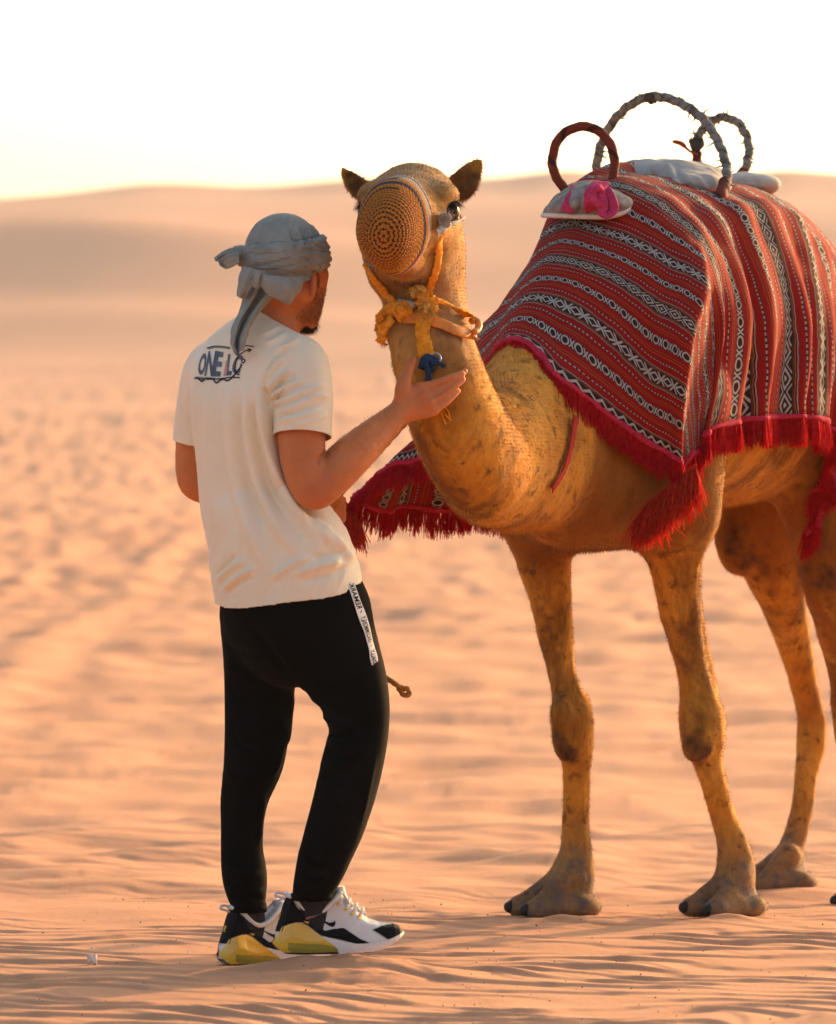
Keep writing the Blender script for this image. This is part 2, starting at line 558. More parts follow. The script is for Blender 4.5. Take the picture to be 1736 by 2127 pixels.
def ground_z(x, y, detail=True):
    x = np.asarray(x, float); y = np.asarray(y, float)
    px = 868 + F * x / np.maximum(y, 5)
    z = np.interp(y, RZ_Y, RZ_Z)
    ws = sstep(150, 1250, px)
    rr = ridge_row(px)
    def row(yy):
        L = np.interp(yy, FAR_Y[:9], FAR_L[:9]); R = np.interp(yy, FAR_Y[:9], FAR_R[:9])
        base = L + (R - L) * ws
        t = np.clip((yy - 790) / 90, 0, 1)
        return base + (rr - base) * t
    zf = 0
    for s, w in ((-.03, .25), (0, .5), (.03, .25)): zf = zf + w * (CAM_H + (HZ - row(np.clip(y * (1 + s), 100, 880))) / F * y)
    zf = np.where(y > 880, zf - (y - 880) * .12, zf)
    z = np.where(y > 100, zf, z)
    P = np.stack([x, y, np.zeros_like(x)], -1).reshape(-1, 3)
    def nz(sc, oc, seed): return fbm(P, sc, oc, seed).reshape(x.shape)
    Pl = P * np.array([0.5, 1.0, 1])
    def nl(sc, oc, seed): return fbm(Pl, sc, oc, seed).reshape(x.shape)
    z = z + sstep(25, 120, y) * 0.5 * nl(0.035, 2, 1.0) * np.clip(y / 150, 0, 1.5)
    z = z + sstep(300, 560, y) * (1 - .8 * sstep(760, 860, y)) * 3.4 * nl(0.008, 2, 6.0)
    if not detail: return z
    # old tracks and hummocks further off
    z = z + sstep(14, 26, y) * (1 - sstep(300, 560, y)) * 0.072 * np.clip(y / 40, 0.35, 2.4) * nz(0.9, 3, 2.0) * np.clip(1.0, 0, 1)
    z = z + sstep(10, 16, y) * (1 - sstep(60, 120, y)) * 0.028 * nz(2.6, 2, 3.0)
    # wind ripples
    wob = fbm(P, 2.3, 2, 4.0).reshape(x.shape) * 0.62 + fbm(P, 7.0, 1, 5.0).reshape(x.shape) * 0.16
    ph = (x * 0.42 + y * 0.91) / 0.145 + wob * 2.1
    ph2 = (x * 0.85 + y * 0.53) / 0.15 + wob * 1.2 + 3.1
    amp = 0.0105 * np.clip(0.55 + 0.9 * nz(3.4, 2, 8.0), 0.06, 1.25)
    amp = amp * (1.5 - 1.0 * sstep(10.6, 13.5, y)) * (1 - sstep(24, 34, y)) * sstep(3, 7, y)
    # trodden ground round the man's shoes and the camel's pads
    def spot(cx, cy, rx, ry): return np.exp(-(((x - cx) / rx) ** 2 + ((y - cy) / ry) ** 2))
    tro = np.clip(spot(-0.27, 10.62, 0.26, 0.26) + spot(-0.3, 10.95, 0.35, 0.22) + spot(0.36, 12.3, 0.22, 0.25) + spot(0.83, 12.3, 0.2, 0.25), 0, 1)
    z = z + amp * (1 - 0.8 * tro) * (0.72 * _prof(ph) + 0.28 * _prof(ph2))
    z = z + tro * (1 - sstep(12, 14, y)) * 0.008 * nz(9, 3, 9.0) + 0.006 * nz(1.3, 2, 11.0) * sstep(6, 9, y)
    # sand pushed up under and around the shoes
    z = z + 0.040 * spot(-0.20, 10.86, 0.20, 0.10) - 0.005 * spot(-0.40, 11.08, 0.13, 0.10) + 0.016 * spot(-0.31, 10.66, 0.22, 0.07)
    z = z + 0.010 * spot(0.36, 12.33, 0.20, 0.17) + 0.010 * spot(0.83, 12.33, 0.18, 0.16) + 0.008 * spot(1.06, 13.6, .2, .2)
    z = z + 0.010 * spot(0.30, 12.14, 0.16, 0.05) * (1 + nz(14, 2, 15.0)) + 0.010 * spot(0.78, 12.14, 0.15, 0.05) * (1 + nz(14, 2, 16.0))
    # vehicle tracks running off to the left
    for c0 in (-2.75, -4.3):
        dtr = (x - (c0 + (y - 28.7) * -0.030) + 0.15 * np.sin(y * .2))
        tk = sstep(20, 24, y) * (1 - sstep(75, 100, y))
        z = z + tk * (0.022 * np.exp(-(dtr / 0.22) ** 2) - 0.012 * np.exp(-((dtr - .45) / 0.2) ** 2))
    return z

sand = NT('sand', 0.95, 0.15)
_c = sand.coord()
_n1 = sand.noise(0.8, 5, 0.6, _c); _n2 = sand.noise(420, 2, 0.7, _c); _n3 = sand.noise(9.0, 4, 0.6, _c)
_base = sand.ramp(_n1, [(0.3, (0.52, 0.255, 0.138)), (0.7, (0.59, 0.300, 0.166))])
_base = sand.mix(sand.math('MULTIPLY', _n3, 0.5), _base, (0.47, 0.245, 0.125))
sand.color(sand.mix(sand.ramp(_n2, [(0.56, 0.0), (0.72, 0.5)]), _base, (0.30, 0.155, 0.085)))
sand.bump(sand.math('ADD', sand.noise(260, 3, 0.7, _c), sand.math('MULTIPLY', sand.noise(40, 3, 0.6, _c), 1.6)), 0.35, 0.004)
SAND = sand.m

_s_in = np.linspace(-0.102, 0.102, 250)
_t_out = np.geomspace(0.004, 1.0, 36)
_rows = np.concatenate([np.linspace(-60, 0, 8, endpoint=False), np.linspace(0, 9.2, 16, endpoint=False),
                        np.arange(9.2, 13.2, 0.0105), np.arange(13.2, 17, 0.022), np.geomspace(17, 60, 110, endpoint=False),
                        np.geomspace(60, 900, 170), [940, 1000]])
_fan = np.maximum(_rows, 9.2)[:, None]
_X = np.hstack([-(_fan * 0.102 + _t_out[::-1][None] * (700 - _fan * 0.102)), _fan * _s_in[None], _fan * 0.102 + _t_out[None] * (700 - _fan * 0.102)])
_Y = np.broadcast_to(_rows[:, None], _X.shape)
_Z = ground_z(_X, _Y)
ground = mesh_obj('ground', np.stack([_X, _Y, _Z], -1).reshape(-1, 3), grid_faces(*_X.shape), SAND)
tag(ground, 'rippled orange desert sand rising to far dunes', kind='structure')

# warm dust in the air
def haze_box(dens):
    m = bpy.data.materials.new('dust_haze'); m.use_nodes = True; nt = m.node_tree; nt.nodes.clear()
    o_ = nt.nodes.new('ShaderNodeOutputMaterial'); v = nt.nodes.new('ShaderNodeVolumePrincipled')
    v.inputs['Color'].default_value = (0.82, 0.90, 1.0, 1); v.inputs['Density'].default_value = dens; v.inputs['Anisotropy'].default_value = 0.0
    nt.links.new(v.outputs[0], o_.inputs['Volume'])
    lo = (-705, -64, float(_Z.min()) - 1.0); hi = (705, 1005, float(_Z.max()) + 4.0)
    V = [(x, y, z) for x in (lo[0], hi[0]) for y in (lo[1], hi[1]) for z in (lo[2], hi[2])]
    Fq = [(0, 1, 3, 2), (4, 6, 7, 5), (0, 4, 5, 1), (2, 3, 7, 6), (0, 2, 6, 4), (1, 5, 7, 3)]
    h = mesh_obj('haze', V, Fq, m, None, smooth=False); tag(h, 'thin warm dust haze over the desert', 'haze', kind='stuff'); return h
HAZE = haze_box(0.00026)
SC.cycles.volume_bounces = 0
# ------------------------------------------------------------------ the camel
CF = frame(HEADG)                       # rows: right side, forward, up
CL = CLEFT

NAILS = []
def camel_model():
    g = []
    # barrel
    tor = [(1175, 935, 12.02), (1250, 850, 12.2), (1385, 775, 12.55), (1520, 760, 12.95), (1650, 765, 13.35), (1735, 770, 13.7), (1780, 800, 13.85)]
    rr = [(.17, .23), (.25, .33), (.30, .37), (.33, .39), (.30, .33), (.25, .28), (.16, .2)]
    g.append(chain([at(*t) for t in tor], rr, 4, u=CL, k=0.06))
    # hump
    g.append(Group([Ell(at(1440, 560, 12.8), (.23, .46, .20), frame(HEADG))], 0.14))
    # brisket / breast between the forelegs
    g.append(Group([Ell(at(1235, 985, 12.1), (.20, .28, .19), frame(HEADG))], 0.10))
    g.append(Group([Ell(at(1275, 1105, 12.45), (.08, .12, .045), frame(HEADG))], 0.04))       # breast pad
    # shoulders and haunches
    g.append(Group([Seg(at(1195, 850, 12.05), at(1130, 1040, 12.2), .17, .125)], 0.09))
    g.append(Group([Seg(at(1360, 830, 12.15), at(1400, 1050, 12.2), .19, .13)], 0.09))
    g.append(Group([Seg(at(1640, 850, 13.75), at(1590, 1050, 13.62), .22, .16)], 0.10))
    g.append(Group([Seg(at(1800, 850, 13.2), at(1745, 1060, 13.1), .23, .15)], 0.10))
    # neck
    nk = [(872, 505, 11.22), (880, 590, 11.24), (890, 680, 11.2), (917, 780, 11.17), (952, 880, 11.2), (1000, 950, 11.35), (1065, 940, 11.66), (1140, 890, 11.95), (1220, 850, 12.25)]
    nr = [(.100, .11), (.100, .115), (.100, .125), (.104, .135), (.112, .145), (.120, .16), (.15, .20), (.19, .26), (.22, .30)]
    g.append(chain([at(*t) for t in nk], nr, 6, u=np.array([0.97, -.2, 0.1]), k=0.045))
    # fore legs: image-left (camel's right) then image-right (camel's left)
    def leg(pts, k=0.05): g.append(chain([at(p[0], p[1], p[2]) for p in pts], [p[3] for p in pts], 5, k=k))
    leg([(1106, 1060, 12.22, .092), (1122, 1130, 12.24, .076), (1138, 1220, 12.26, .060), (1153, 1310, 12.28, .050), (1166, 1390, 12.29, .040),
         (1180, 1450, 12.29, .046), (1188, 1505, 12.28, .054), (1196, 1560, 12.29, .044), (1196, 1610, 12.31, .037), (1195, 1690, 12.34, .036),
         (1196, 1750, 12.36, .041), (1192, 1800, 12.37, .052), (1190, 1840, 12.37, .053), (1186, 1870, 12.36, .045)])
    leg([(1392, 1060, 12.22, .098), (1400, 1130, 12.24, .078), (1408, 1220, 12.27, .062), (1420, 1310, 12.29, .050), (1437, 1390, 12.30, .043),
         (1448, 1450, 12.30, .050), (1454, 1510, 12.28, .060), (1464, 1565, 12.29, .045), (1477, 1610, 12.31, .036), (1500, 1690, 12.36, .035),
         (1520, 1750, 12.38, .043), (1528, 1800, 12.39, .053), (1528, 1840, 12.38, .054), (1526, 1875, 12.36, .050)])
    # hind legs (camel's right, then its left at the picture edge)
    leg([(1580, 1030, 13.6, .16), (1595, 1110, 13.58, .125), (1615, 1200, 13.58, .085), (1638, 1290, 13.64, .062), (1664, 1400, 13.72, .044), (1684, 1480, 13.78, .044),
         (1684, 1540, 13.78, .043), (1676, 1600, 13.76, .033), (1664, 1690, 13.73, .033), (1645, 1760, 13.70, .038), (1640, 1795, 13.69, .043), (1636, 1820, 13.67, .04)])
    leg([(1740, 1030, 13.05, .16), (1728, 1110, 13.02, .115), (1722, 1200, 13.02, .082), (1735, 1290, 13.08, .062), (1752, 1390, 13.18, .048), (1762, 1470, 13.25, .05),
         (1768, 1540, 13.26, .046), (1784, 1610, 13.22, .036), (1808, 1700, 13.18, .035), (1826, 1780, 13.15, .042), (1834, 1840, 13.14, .045)])
    # tendons behind the forearms
    leg([(1440, 1250, 12.335, .022), (1458, 1340, 12.345, .018), (1476, 1430, 12.345, .018), (1484, 1500, 12.33, .022)], 0.03)
    # tail hanging between the hind legs
    leg([(1775, 720, 13.98, .04), (1765, 850, 14.06, .028), (1728, 1010, 14.02, .018), (1685, 1130, 13.95, .012), (1662, 1200, 13.9, .009), (1656, 1235, 13.88, .006)], 0.03)
    # knee caps
    g.append(Group([Ell(at(1166, 1478, 12.23), (.030, .03, .042))], 0.03))
    g.append(Group([Ell(at(1172, 1540, 12.24), (.028, .026, .05))], 0.03))
    g.append(Group([Ell(at(1444, 1548, 12.225), (.040, .025, .05))], 0.03))
    g.append(Group([Ell(at(1213, 1490, 12.30), (.022, .04, .06))], 0.03))
    g.append(Group([Ell(at(1486, 1515, 12.30), (.022, .04, .06))], 0.03))
    # stifle pads of the hind legs
    g.append(Group([Ell(at(1530, 1130, 13.5), (.06, .06, .09))], 0.06))
    # feet: two broad toes each
    def foot(hx, hy, d, zb, fd, s=1.0):
        f = unit([fd[0], fd[1], 0]); sd = np.array([-f[1], f[0], 0])
        c = at(hx, hy, d); c[2] = zb
        pr = []
        for sg in (-1, 1):
            a = c + sd * sg * .040 * s + np.array([0, 0, .034 * s]) - f * .015 * s
            b = c + f * .125 * s + sd * sg * .058 * s + np.array([0, 0, .026 * s])
            NAILS.append((b + f * .030 * s + np.array([0, 0, .004 * s]), f, sd, s))
            g.append(Group([Seg(a, b, (.050 * s, .036 * s), (.042 * s, .024 * s), u=sd)], 0.010))
            g.append(Group([Seg(c + np.array([0, 0, .12 * s]) + sd * sg * .018 * s, b + np.array([0, 0, .012]), .036 * s, .018 * s)], 0.025))
        g.append(Group([Ell(c - f * .045 * s + np.array([0, 0, .030 * s]), (.072 * s, .06 * s, .034 * s), np.array([sd, f, (0, 0, 1)]))], 0.03))
    foot(1176, 1900, 12.35, 0.000, (-.93, -.36), .92)
    foot(1528, 1900, 12.36, 0.002, (-.82, -.57), 0.88)
    foot(1636, 1850, 13.65, -.034, (-.95, -.30), 0.88)
    foot(1842, 1890, 13.12, -.044, (-.86, -.5), .92)
    # head ------------------------------------------------------------
    sk = at(857, 424, 11.2); tip = at(806, 480, 10.74)
    hf = unit(tip - sk); HFm = frame(hf)
    g.append(Group([Ell(sk + HFm[2] * .005, (.098, .13, .085), HFm)], 0.05))                              # cranium
    g.append(chain([sk + hf * .02, sk + hf * .17 - HFm[2] * .01, sk + hf * .30 - HFm[2] * .02, sk + hf * .40 - HFm[2] * .025, sk + hf * .455 - HFm[2] * .025],
                   [(.102, .092), (.094, .096), (.066, .076), (.056, .064), (.036, .04)], 5, u=HFm[0], k=0.045))
    # brow ridges, cheeks, eye sockets, ears
    for sg in (-1, 1):
        g.append(Group([Ell(sk + hf * .110 + HFm[0] * sg * (.078 if sg > 0 else .088) + HFm[2] * .034, (.040, .060, .032), HFm)], 0.035))
        g.append(Group([Ell(sk + hf * .055 + HFm[0] * sg * .074 - HFm[2] * .112, (.040, .11, .092), HFm)], 0.05))
        g.append(Group([Ell(sk + hf * .140 + HFm[0] * sg * (.104 if sg > 0 else .116) + HFm[2] * .000, (.026, .036, .024), HFm)], 0.014, sub=True))
        g.append(Group([Seg(sk + hf * .10 + HFm[0] * sg * .092 - HFm[2] * .034, sk + hf * .20 + HFm[0] * sg * .084 - HFm[2] * .030, .016, .012)], 0.025))
        g.append(Group([Seg(sk + hf * .075 + HFm[0] * sg * .097 + HFm[2] * .022, sk + hf * .185 + HFm[0] * sg * .084 + HFm[2] * .017, .014, .013)], 0.014))
        g.append(Group([Seg(sk + hf * .23 + HFm[0] * sg * .055 - HFm[2] * .02, sk + hf * .10 + HFm[0] * sg * .085 - HFm[2] * .07, .03, .03)], 0.04))
    for pts in ([(930, 402, 11.27), (958, 386, 11.275), (982, 356, 11.29), (999, 331, 11.30)], [(768, 404, 11.26), (748, 392, 11.265), (725, 368, 11.28), (708, 345, 11.29)]):
        sg = 1 if pts[0][0] > 868 else -1
        A = [at(*p) for p in pts]
        ea = unit(A[-1] - A[0]); eu = unit(np.cross(ea, (0, -1, 0)))
        g.append(chain(A, [(.030, .020), (.038, .019), (.029, .014), (.007, .006)] if sg > 0 else [(.026, .020), (.027, .019), (.020, .014), (.005, .006)], 5, u=eu, k=0.018))
        m0 = A[1] * .55 + A[0] * .45 + np.array([0, -.018, 0]); m1 = A[2] * .75 + A[3] * .25 + np.array([0, -.013, 0])
        g.append(Group([Seg(m0, m1, (.022, .012) if sg > 0 else (.014, .012), (.013, .008) if sg > 0 else (.008, .008), u=eu)], 0.008, sub=True))
    # lower jaw and chin
    g.append(chain([sk - HFm[2] * .13 + hf * .02, sk + hf * .15 - HFm[2] * .125, sk + hf * .25 - HFm[2] * .108, sk + hf * .33 - HFm[2] * .085], [(.072, .05), (.060, .045), (.044, .032), (.03, .022)], 5, u=HFm[0], k=0.04))
    return g, sk, hf, HFm

t0 = time.time()
_g, HSK, HFW, HFM = camel_model()
camV, camF = surface(Model(_g), (-0.35, 10.5, -0.12), (2.15, 14.25, 2.1), 0.009)
camV = relax(camV, camF, 2, 0.4)
_n = normals(camV, camF)
# muscle and skin unevenness, then wrinkles at neck base
_wr = 0.004 * fbm(camV, 7, 2, 21.0) + 0.0016 * fbm(camV, 28, 2, 22.0)
def _pf(pts, w, a): return fold(camV, [at(*p) for p in pts], w, a)
_wr = _wr + _pf([(1165, 850, 11.95), (1160, 930, 11.9), (1130, 1010, 11.9), (1090, 1050, 11.95)], .016, -.020)
_wr = _wr + _pf([(1010, 760, 11.3), (1050, 860, 11.4), (1060, 960, 11.45), (1040, 1040, 11.45)], .03, .012)
_wr = _wr + _pf([(1190, 1050, 12.0), (1260, 1020, 11.95), (1320, 1080, 12.1)], .02, -.008)
_wr = _wr + _pf([(1240, 960, 11.9), (1270, 1030, 11.95), (1290, 1090, 12.1)], .012, -.006)
for pts, w_, a_ in (([(930, 640, 11.1), (945, 760, 11.08), (975, 860, 11.12), (1010, 940, 11.25)], .022, .010), ([(890, 800, 11.04), (915, 900, 11.08), (955, 990, 11.2)], .020, -.008), ([(850, 700, 11.08), (880, 820, 11.05)], .016, .006),
                    ([(985, 600, 11.2), (1000, 700, 11.2)], .012, .007), ([(965, 600, 11.15), (980, 690, 11.13)], .008, -.006),
                    ([(1180, 1070, 12.05), (1130, 1100, 12.1), (1080, 1090, 12.1)], .018, -.012), ([(1120, 1110, 12.15), (1150, 1200, 12.2), (1165, 1300, 12.22)], .014, -.007), ([(1100, 1140, 12.14), (1125, 1240, 12.2), (1145, 1360, 12.23)], .014, .006),
                    ([(1330, 1090, 12.1), (1345, 1180, 12.15), (1385, 1290, 12.2)], .014, .006), ([(1205, 1590, 12.27), (1208, 1680, 12.3), (1212, 1760, 12.32)], .008, .005), ([(1196, 1590, 12.27), (1196, 1700, 12.3)], .007, -.004),
                    ([(1490, 1600, 12.28), (1512, 1690, 12.33), (1535, 1760, 12.35)], .008, .005), ([(1476, 1600, 12.27), (1498, 1700, 12.32)], .007, -.004), ([(1620, 1290, 13.58), (1650, 1400, 13.68)], .012, -.006), ([(1640, 1570, 13.72), (1650, 1680, 13.7)], .010, .006),
                    ([(1180, 1800, 12.32), (1200, 1820, 12.32), (1215, 1815, 12.33)], .012, .006), ([(1500, 1810, 12.33), (1530, 1830, 12.33), (1555, 1815, 12.35)], .012, .006)): _wr = _wr + _pf(pts, w_, a_)
for yy in (1415, 1432, 1446): _wr = _wr + _pf([(1412, yy + 6, 12.26), (1445, yy, 12.24), (1480, yy + 8, 12.26)], .006, -.004)
_wr = _wr + _pf([(1145, 1470, 12.25), (1175, 1448, 12.23), (1198, 1475, 12.24), (1212, 1530, 12.25)], .007, -.005)
_wr = _wr + _pf([(1430, 1100, 12.12), (1425, 1250, 12.16), (1440, 1380, 12.2)], .014, -.006)
_wr = _wr + _pf([(1455, 1080, 12.2), (1452, 1180, 12.2), (1450, 1300, 12.24)], .014, .009)
camV = camV + _n * _wr[:, None]
# keep the pads on the sand
_low = camV[:, 2] < 0.02
# colour zones carried by the hide itself: dark knee pads, grey feet, brown coat with shade painted in at chest and haunches, pale crown
_zone = np.zeros((len(camV), 4), np.float32)
def _near(c, r): return np.exp(-(((camV - at(*c)) ** 2).sum(1)) / r ** 2)
_fn = fbm(camV, 30, 3, 31.0)
_gz = np.interp(camV[:, 1], [12.5, 13.2], [0, -0.036])
_zone[:, 0] = np.clip(sstep(.32, .06, camV[:, 2] - _gz + 0.05 * _fn), 0, 1)                                    # feet grey
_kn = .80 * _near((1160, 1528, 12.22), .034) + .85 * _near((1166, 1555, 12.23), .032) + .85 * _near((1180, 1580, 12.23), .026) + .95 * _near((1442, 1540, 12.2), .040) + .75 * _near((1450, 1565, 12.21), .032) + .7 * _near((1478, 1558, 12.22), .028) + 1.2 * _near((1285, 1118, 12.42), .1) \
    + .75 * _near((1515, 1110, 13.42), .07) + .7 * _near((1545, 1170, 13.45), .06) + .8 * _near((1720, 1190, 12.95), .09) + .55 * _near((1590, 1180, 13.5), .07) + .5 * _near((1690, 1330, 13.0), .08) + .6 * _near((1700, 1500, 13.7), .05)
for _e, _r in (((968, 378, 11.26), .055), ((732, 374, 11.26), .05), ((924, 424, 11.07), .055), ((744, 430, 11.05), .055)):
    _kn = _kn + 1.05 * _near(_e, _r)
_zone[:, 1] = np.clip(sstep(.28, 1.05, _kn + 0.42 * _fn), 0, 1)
_zone[:, 2] = np.clip(np.exp(-(((camV - (HSK + HFM[2] * .10 + HFW * .06)) ** 2).sum(1)) / .13 ** 2) * 1.2 + .75 * _near((850, 520, 11.12), .17) + .75 * _near((890, 650, 11.12), .13) + .5 * _near((930, 760, 11.12), .09) + .15 * _fn, 0, 1)
_brown_shade = .9 * _near((1260, 960, 11.95), .24) + .7 * _near((1330, 1010, 12.05), .2) + .9 * _near((1600, 1050, 13.5), .26) + .9 * _near((1740, 1120, 13.0), .26) + .6 * _near((1680, 1500, 13.75), .22) + .5 * _near((1130, 1110, 12.15), .12) + .45 * _near((940, 990, 11.2), .14) + .4 * _near((860, 620, 11.1), .09)  # browner breast and hindquarters, partly shade under the blanket put into the coat colour
_zone[:, 3] = np.clip(sstep(.15, .75, _brown_shade + .22 * fbm(camV, 9, 3, 33.0)), 0, 1)
hide = NT('camel_hide', 0.85, 0.12)
_c = hide.coord()
_a = hide.noise(5.0, 5, 0.62, _c); _b = hide.noise(24, 4, 0.65, _c); _d = hide.noise(75, 3, 0.6, hide.mapping(_c, (1, 1, 0.35)))
_col = hide.ramp(_a, [(0.28, (0.40, 0.150, 0.014)), (0.5, (0.64, 0.285, 0.030)), (0.74, (0.72, 0.390, 0.075))])
_col = hide.mix(hide.math('MULTIPLY', hide.ramp(_d, [(0.35, 0.0), (0.7, 1.0)]), 0.38), _col, (0.24, 0.095, 0.018))
_e = hide.noise(3.2, 5, 0.7, hide.mapping(_c, (1.3, 1.3, 0.55)), 0.6)
_col = hide.mix(hide.ramp(_e, [(0.47, 0.0), (0.62, 0.80)]), _col, (0.14, 0.052, 0.011))
_col = hide.mix(hide.ramp(_b, [(0.55, 0.0), (0.68, 0.85)]), _col, (0.11, 0.042, 0.012))
_sep = hide.node('ShaderNodeSeparateColor'); hide.l.new(hide.attr('zone'), _sep.inputs[0])
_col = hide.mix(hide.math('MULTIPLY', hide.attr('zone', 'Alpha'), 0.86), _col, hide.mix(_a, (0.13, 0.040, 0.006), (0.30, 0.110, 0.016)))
_col = hide.mix(hide.math('MULTIPLY', _sep.outputs[0], hide.ramp(_b, [(0.38, 1.0), (0.62, 0.55)])), _col, (0.125, 0.092, 0.074))
_col = hide.mix(hide.math('MULTIPLY', _sep.outputs[2], 0.78), _col, hide.mix(hide.ramp(_a, [(0.35, 0.0), (0.65, 1.0)]), (0.17, 0.100, 0.048), (0.31, 0.200, 0.105)))
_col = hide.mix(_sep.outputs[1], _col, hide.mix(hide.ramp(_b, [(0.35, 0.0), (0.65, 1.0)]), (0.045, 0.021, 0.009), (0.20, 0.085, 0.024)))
hide.color(_col)
hide.bump(hide.math('ADD', hide.noise(230, 3, 0.7, hide.mapping(_c, (1, 1, 0.4))), hide.math('MULTIPLY', _b, 0.6)), 0.45, 0.004)
hide.sheen(0.12, (1, 0.8, 0.6))
CBASE = np.array([0.86, 12.9, 0.0])
camel = empty('camel', CBASE)
tag(camel, 'tan one-humped camel in a red blanket facing the man, muzzle in a knitted cap', 'camel')
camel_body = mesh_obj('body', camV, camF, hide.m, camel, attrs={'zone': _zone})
print('camel', len(camV), time.time() - t0)

def uvsphere(c, r, nu=20, nv=12):
    th = np.linspace(0, 2 * np.pi, nu, endpoint=False); ph = np.linspace(0.0, np.pi, nv + 1)
    V = np.array([[np.sin(p) * np.cos(t), np.sin(p) * np.sin(t), np.cos(p)] for p in ph for t in th]) * r + c
    Fq = [(i * nu + j, i * nu + (j + 1) % nu, (i + 1) * nu + (j + 1) % nu, (i + 1) * nu + j) for i in range(nv) for j in range(nu)]
    return V, np.array(Fq)[:, ::-1]
# toenails
NAIL = simple_mat('toenail', (0.020, 0.015, 0.012), 0.6, 0.3, 0.3, 80)
for (p_, f_, s_, k_) in NAILS:
    V, Fq = uvsphere(np.zeros(3), 1.0, 12, 8); V = V * np.array([.020, .016, .017]) * k_; V[:, 2] += .004 * (V[:, 1] < 0)
    mesh_obj('toenail', p_ + np.outer(V[:, 0], s_) + np.outer(V[:, 1], f_) + np.outer(V[:, 2], (0, 0, 1)), Fq, NAIL, camel)
# eyes, lashes
EYE = NT('eye', 0.34, 0.15); EYE.color((0.008, 0.004, 0.003))
LASH = simple_mat('lash_hair', (0.02, 0.011, 0.007), 0.6, 0.3, 0.3)
def lash_strands(c, sg, parent):
    r = np.random.default_rng(5); V, Fq = [], []
    for i in range(150):
        a = r.uniform(-1, 1)
        p = c + HFW * (a * .036) + HFM[2] * (.020 - .010 * a * a + r.normal(0, .002)) + HFM[0] * sg * .016
        d = unit(HFM[0] * sg * .9 + HFM[2] * r.normal(-.05, .2) + HFW * (.45 * a + r.normal(0.15, .2)))
        L = r.uniform(.018, .032); w = unit(np.cross(d, r.normal(0, 1, 3))) * .0006
        m = p + d * L * .55; t = p + d * L + np.array([0, 0, -.006])
        b = len(V); V += [p - w, p + w, m + w * .7, m - w * .7, t]; Fq += [(b, b + 1, b + 2), (b, b + 2, b + 3), (b + 3, b + 2, b + 4)]
    return mesh_obj('eyelashes', np.array(V), np.array(Fq), LASH, parent)
for sg in (-1, 1):
    c = HSK + HFW * .133 + HFM[0] * sg * (.084 if sg > 0 else .096) + HFM[2] * .000
    V, Fq = uvsphere(c + HFM[0] * sg * .004, .029)
    e = mesh_obj('eye', V, Fq, EYE.m, camel)
    lash_strands(c, sg, e)
# short coat standing off the hide so the edges catch the low sun
def fur(name, V, Fc, n, L, w, mat, parent, seed, sel=None, col=None):
    r = np.random.default_rng(seed)
    cen = V[Fc].mean(1); nr = normals(V, Fc); fn = nr[Fc].mean(1)
    ar = np.linalg.norm(np.cross(V[Fc[:, 1]] - V[Fc[:, 0]], V[Fc[:, 2]] - V[Fc[:, 0]]), axis=1)
    if sel is not None: ar = ar * sel(cen)
    idx = r.choice(len(Fc), n, p=ar / ar.sum())
    bw = r.uniform(0, 1, (n, 4)); bw /= bw.sum(1)[:, None]
    root = (V[Fc[idx]] * bw[:, :, None]).sum(1)
    N = fn[idx]
    down = np.array([0, 0, -1.0]) - N * (N @ np.array([0, 0, -1.0]))[:, None]
    d = N * .55 + down * .9 + r.normal(0, .28, (n, 3)); d /= np.linalg.norm(d, axis=1)[:, None]
    LL = (L * r.uniform(.5, 1.3, n) * np.where((root[:, 2] > 1.45) & (root[:, 1] < 11.35), .55, 1.0))[:, None]
    side = np.cross(d, N + r.normal(0, .5, (n, 3))); side /= np.maximum(np.linalg.norm(side, axis=1), 1e-6)[:, None]
    VV = np.stack([root - side * w - N * .001, root + side * w - N * .001, root + d * LL], 1).reshape(-1, 3)
    FF = np.arange(3 * n).reshape(-1, 3)
    at_ = {}
    if col is not None: at_['zone'] = np.repeat(col[Fc[idx]].mean(1), 3, 0)
    o = mesh_obj(name, VV, FF, mat, parent, attrs=at_); tag(o, kind='stuff'); return o
def _vis(c):
    q = 868 + F * c[:, 0] / c[:, 1]
    return (q < 1800) * np.where(c[:, 1] > 13, .5, 1.0) * np.where(c[:, 2] < .3, .5, 1.0) * np.where((c[:, 2] > 1.55) & (c[:, 1] > 12.1), 0.05, 1.0)
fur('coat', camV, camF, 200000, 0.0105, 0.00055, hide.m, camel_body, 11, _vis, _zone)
_ears = lambda c: ((((c - at(968, 370, 11.28)) ** 2).sum(1) < .065 ** 2) | (((c - at(734, 374, 11.27)) ** 2).sum(1) < .06 ** 2)) * 1.0
fur('ear_fringe', camV, camF, 5000, 0.020, 0.0005, hide.m, camel_body, 12, _ears, _zone * np.array([1, 1, .4, 1]))
_r = np.random.default_rng(77); _tc = catmull(np.array([at(1672, 1170, 13.93), at(1660, 1205, 13.9), at(1656, 1240, 13.88)]), 10)
_rt = _tc[_r.integers(0, len(_tc), 700)] + _r.normal(0, .006, (700, 3)); _dd = np.array([-.08, -.05, -1.0]) + _r.normal(0, .22, (700, 3)); _dd /= np.linalg.norm(_dd, axis=1)[:, None]
_sd = np.cross(_dd, _r.normal(0, 1, (700, 3))); _sd /= np.linalg.norm(_sd, axis=1)[:, None]
_tv = np.stack([_rt - _sd * .0009, _rt + _sd * .0009, _rt + _dd * _r.uniform(.03, .07, (700, 1))], 1).reshape(-1, 3)
tag(mesh_obj('tail_tuft', _tv, np.arange(2100).reshape(-1, 3), simple_mat('tuft_hair', (0.62, 0.34, 0.08), .7, .2, .3), camel), kind='stuff')
print('fur', time.time() - t0)
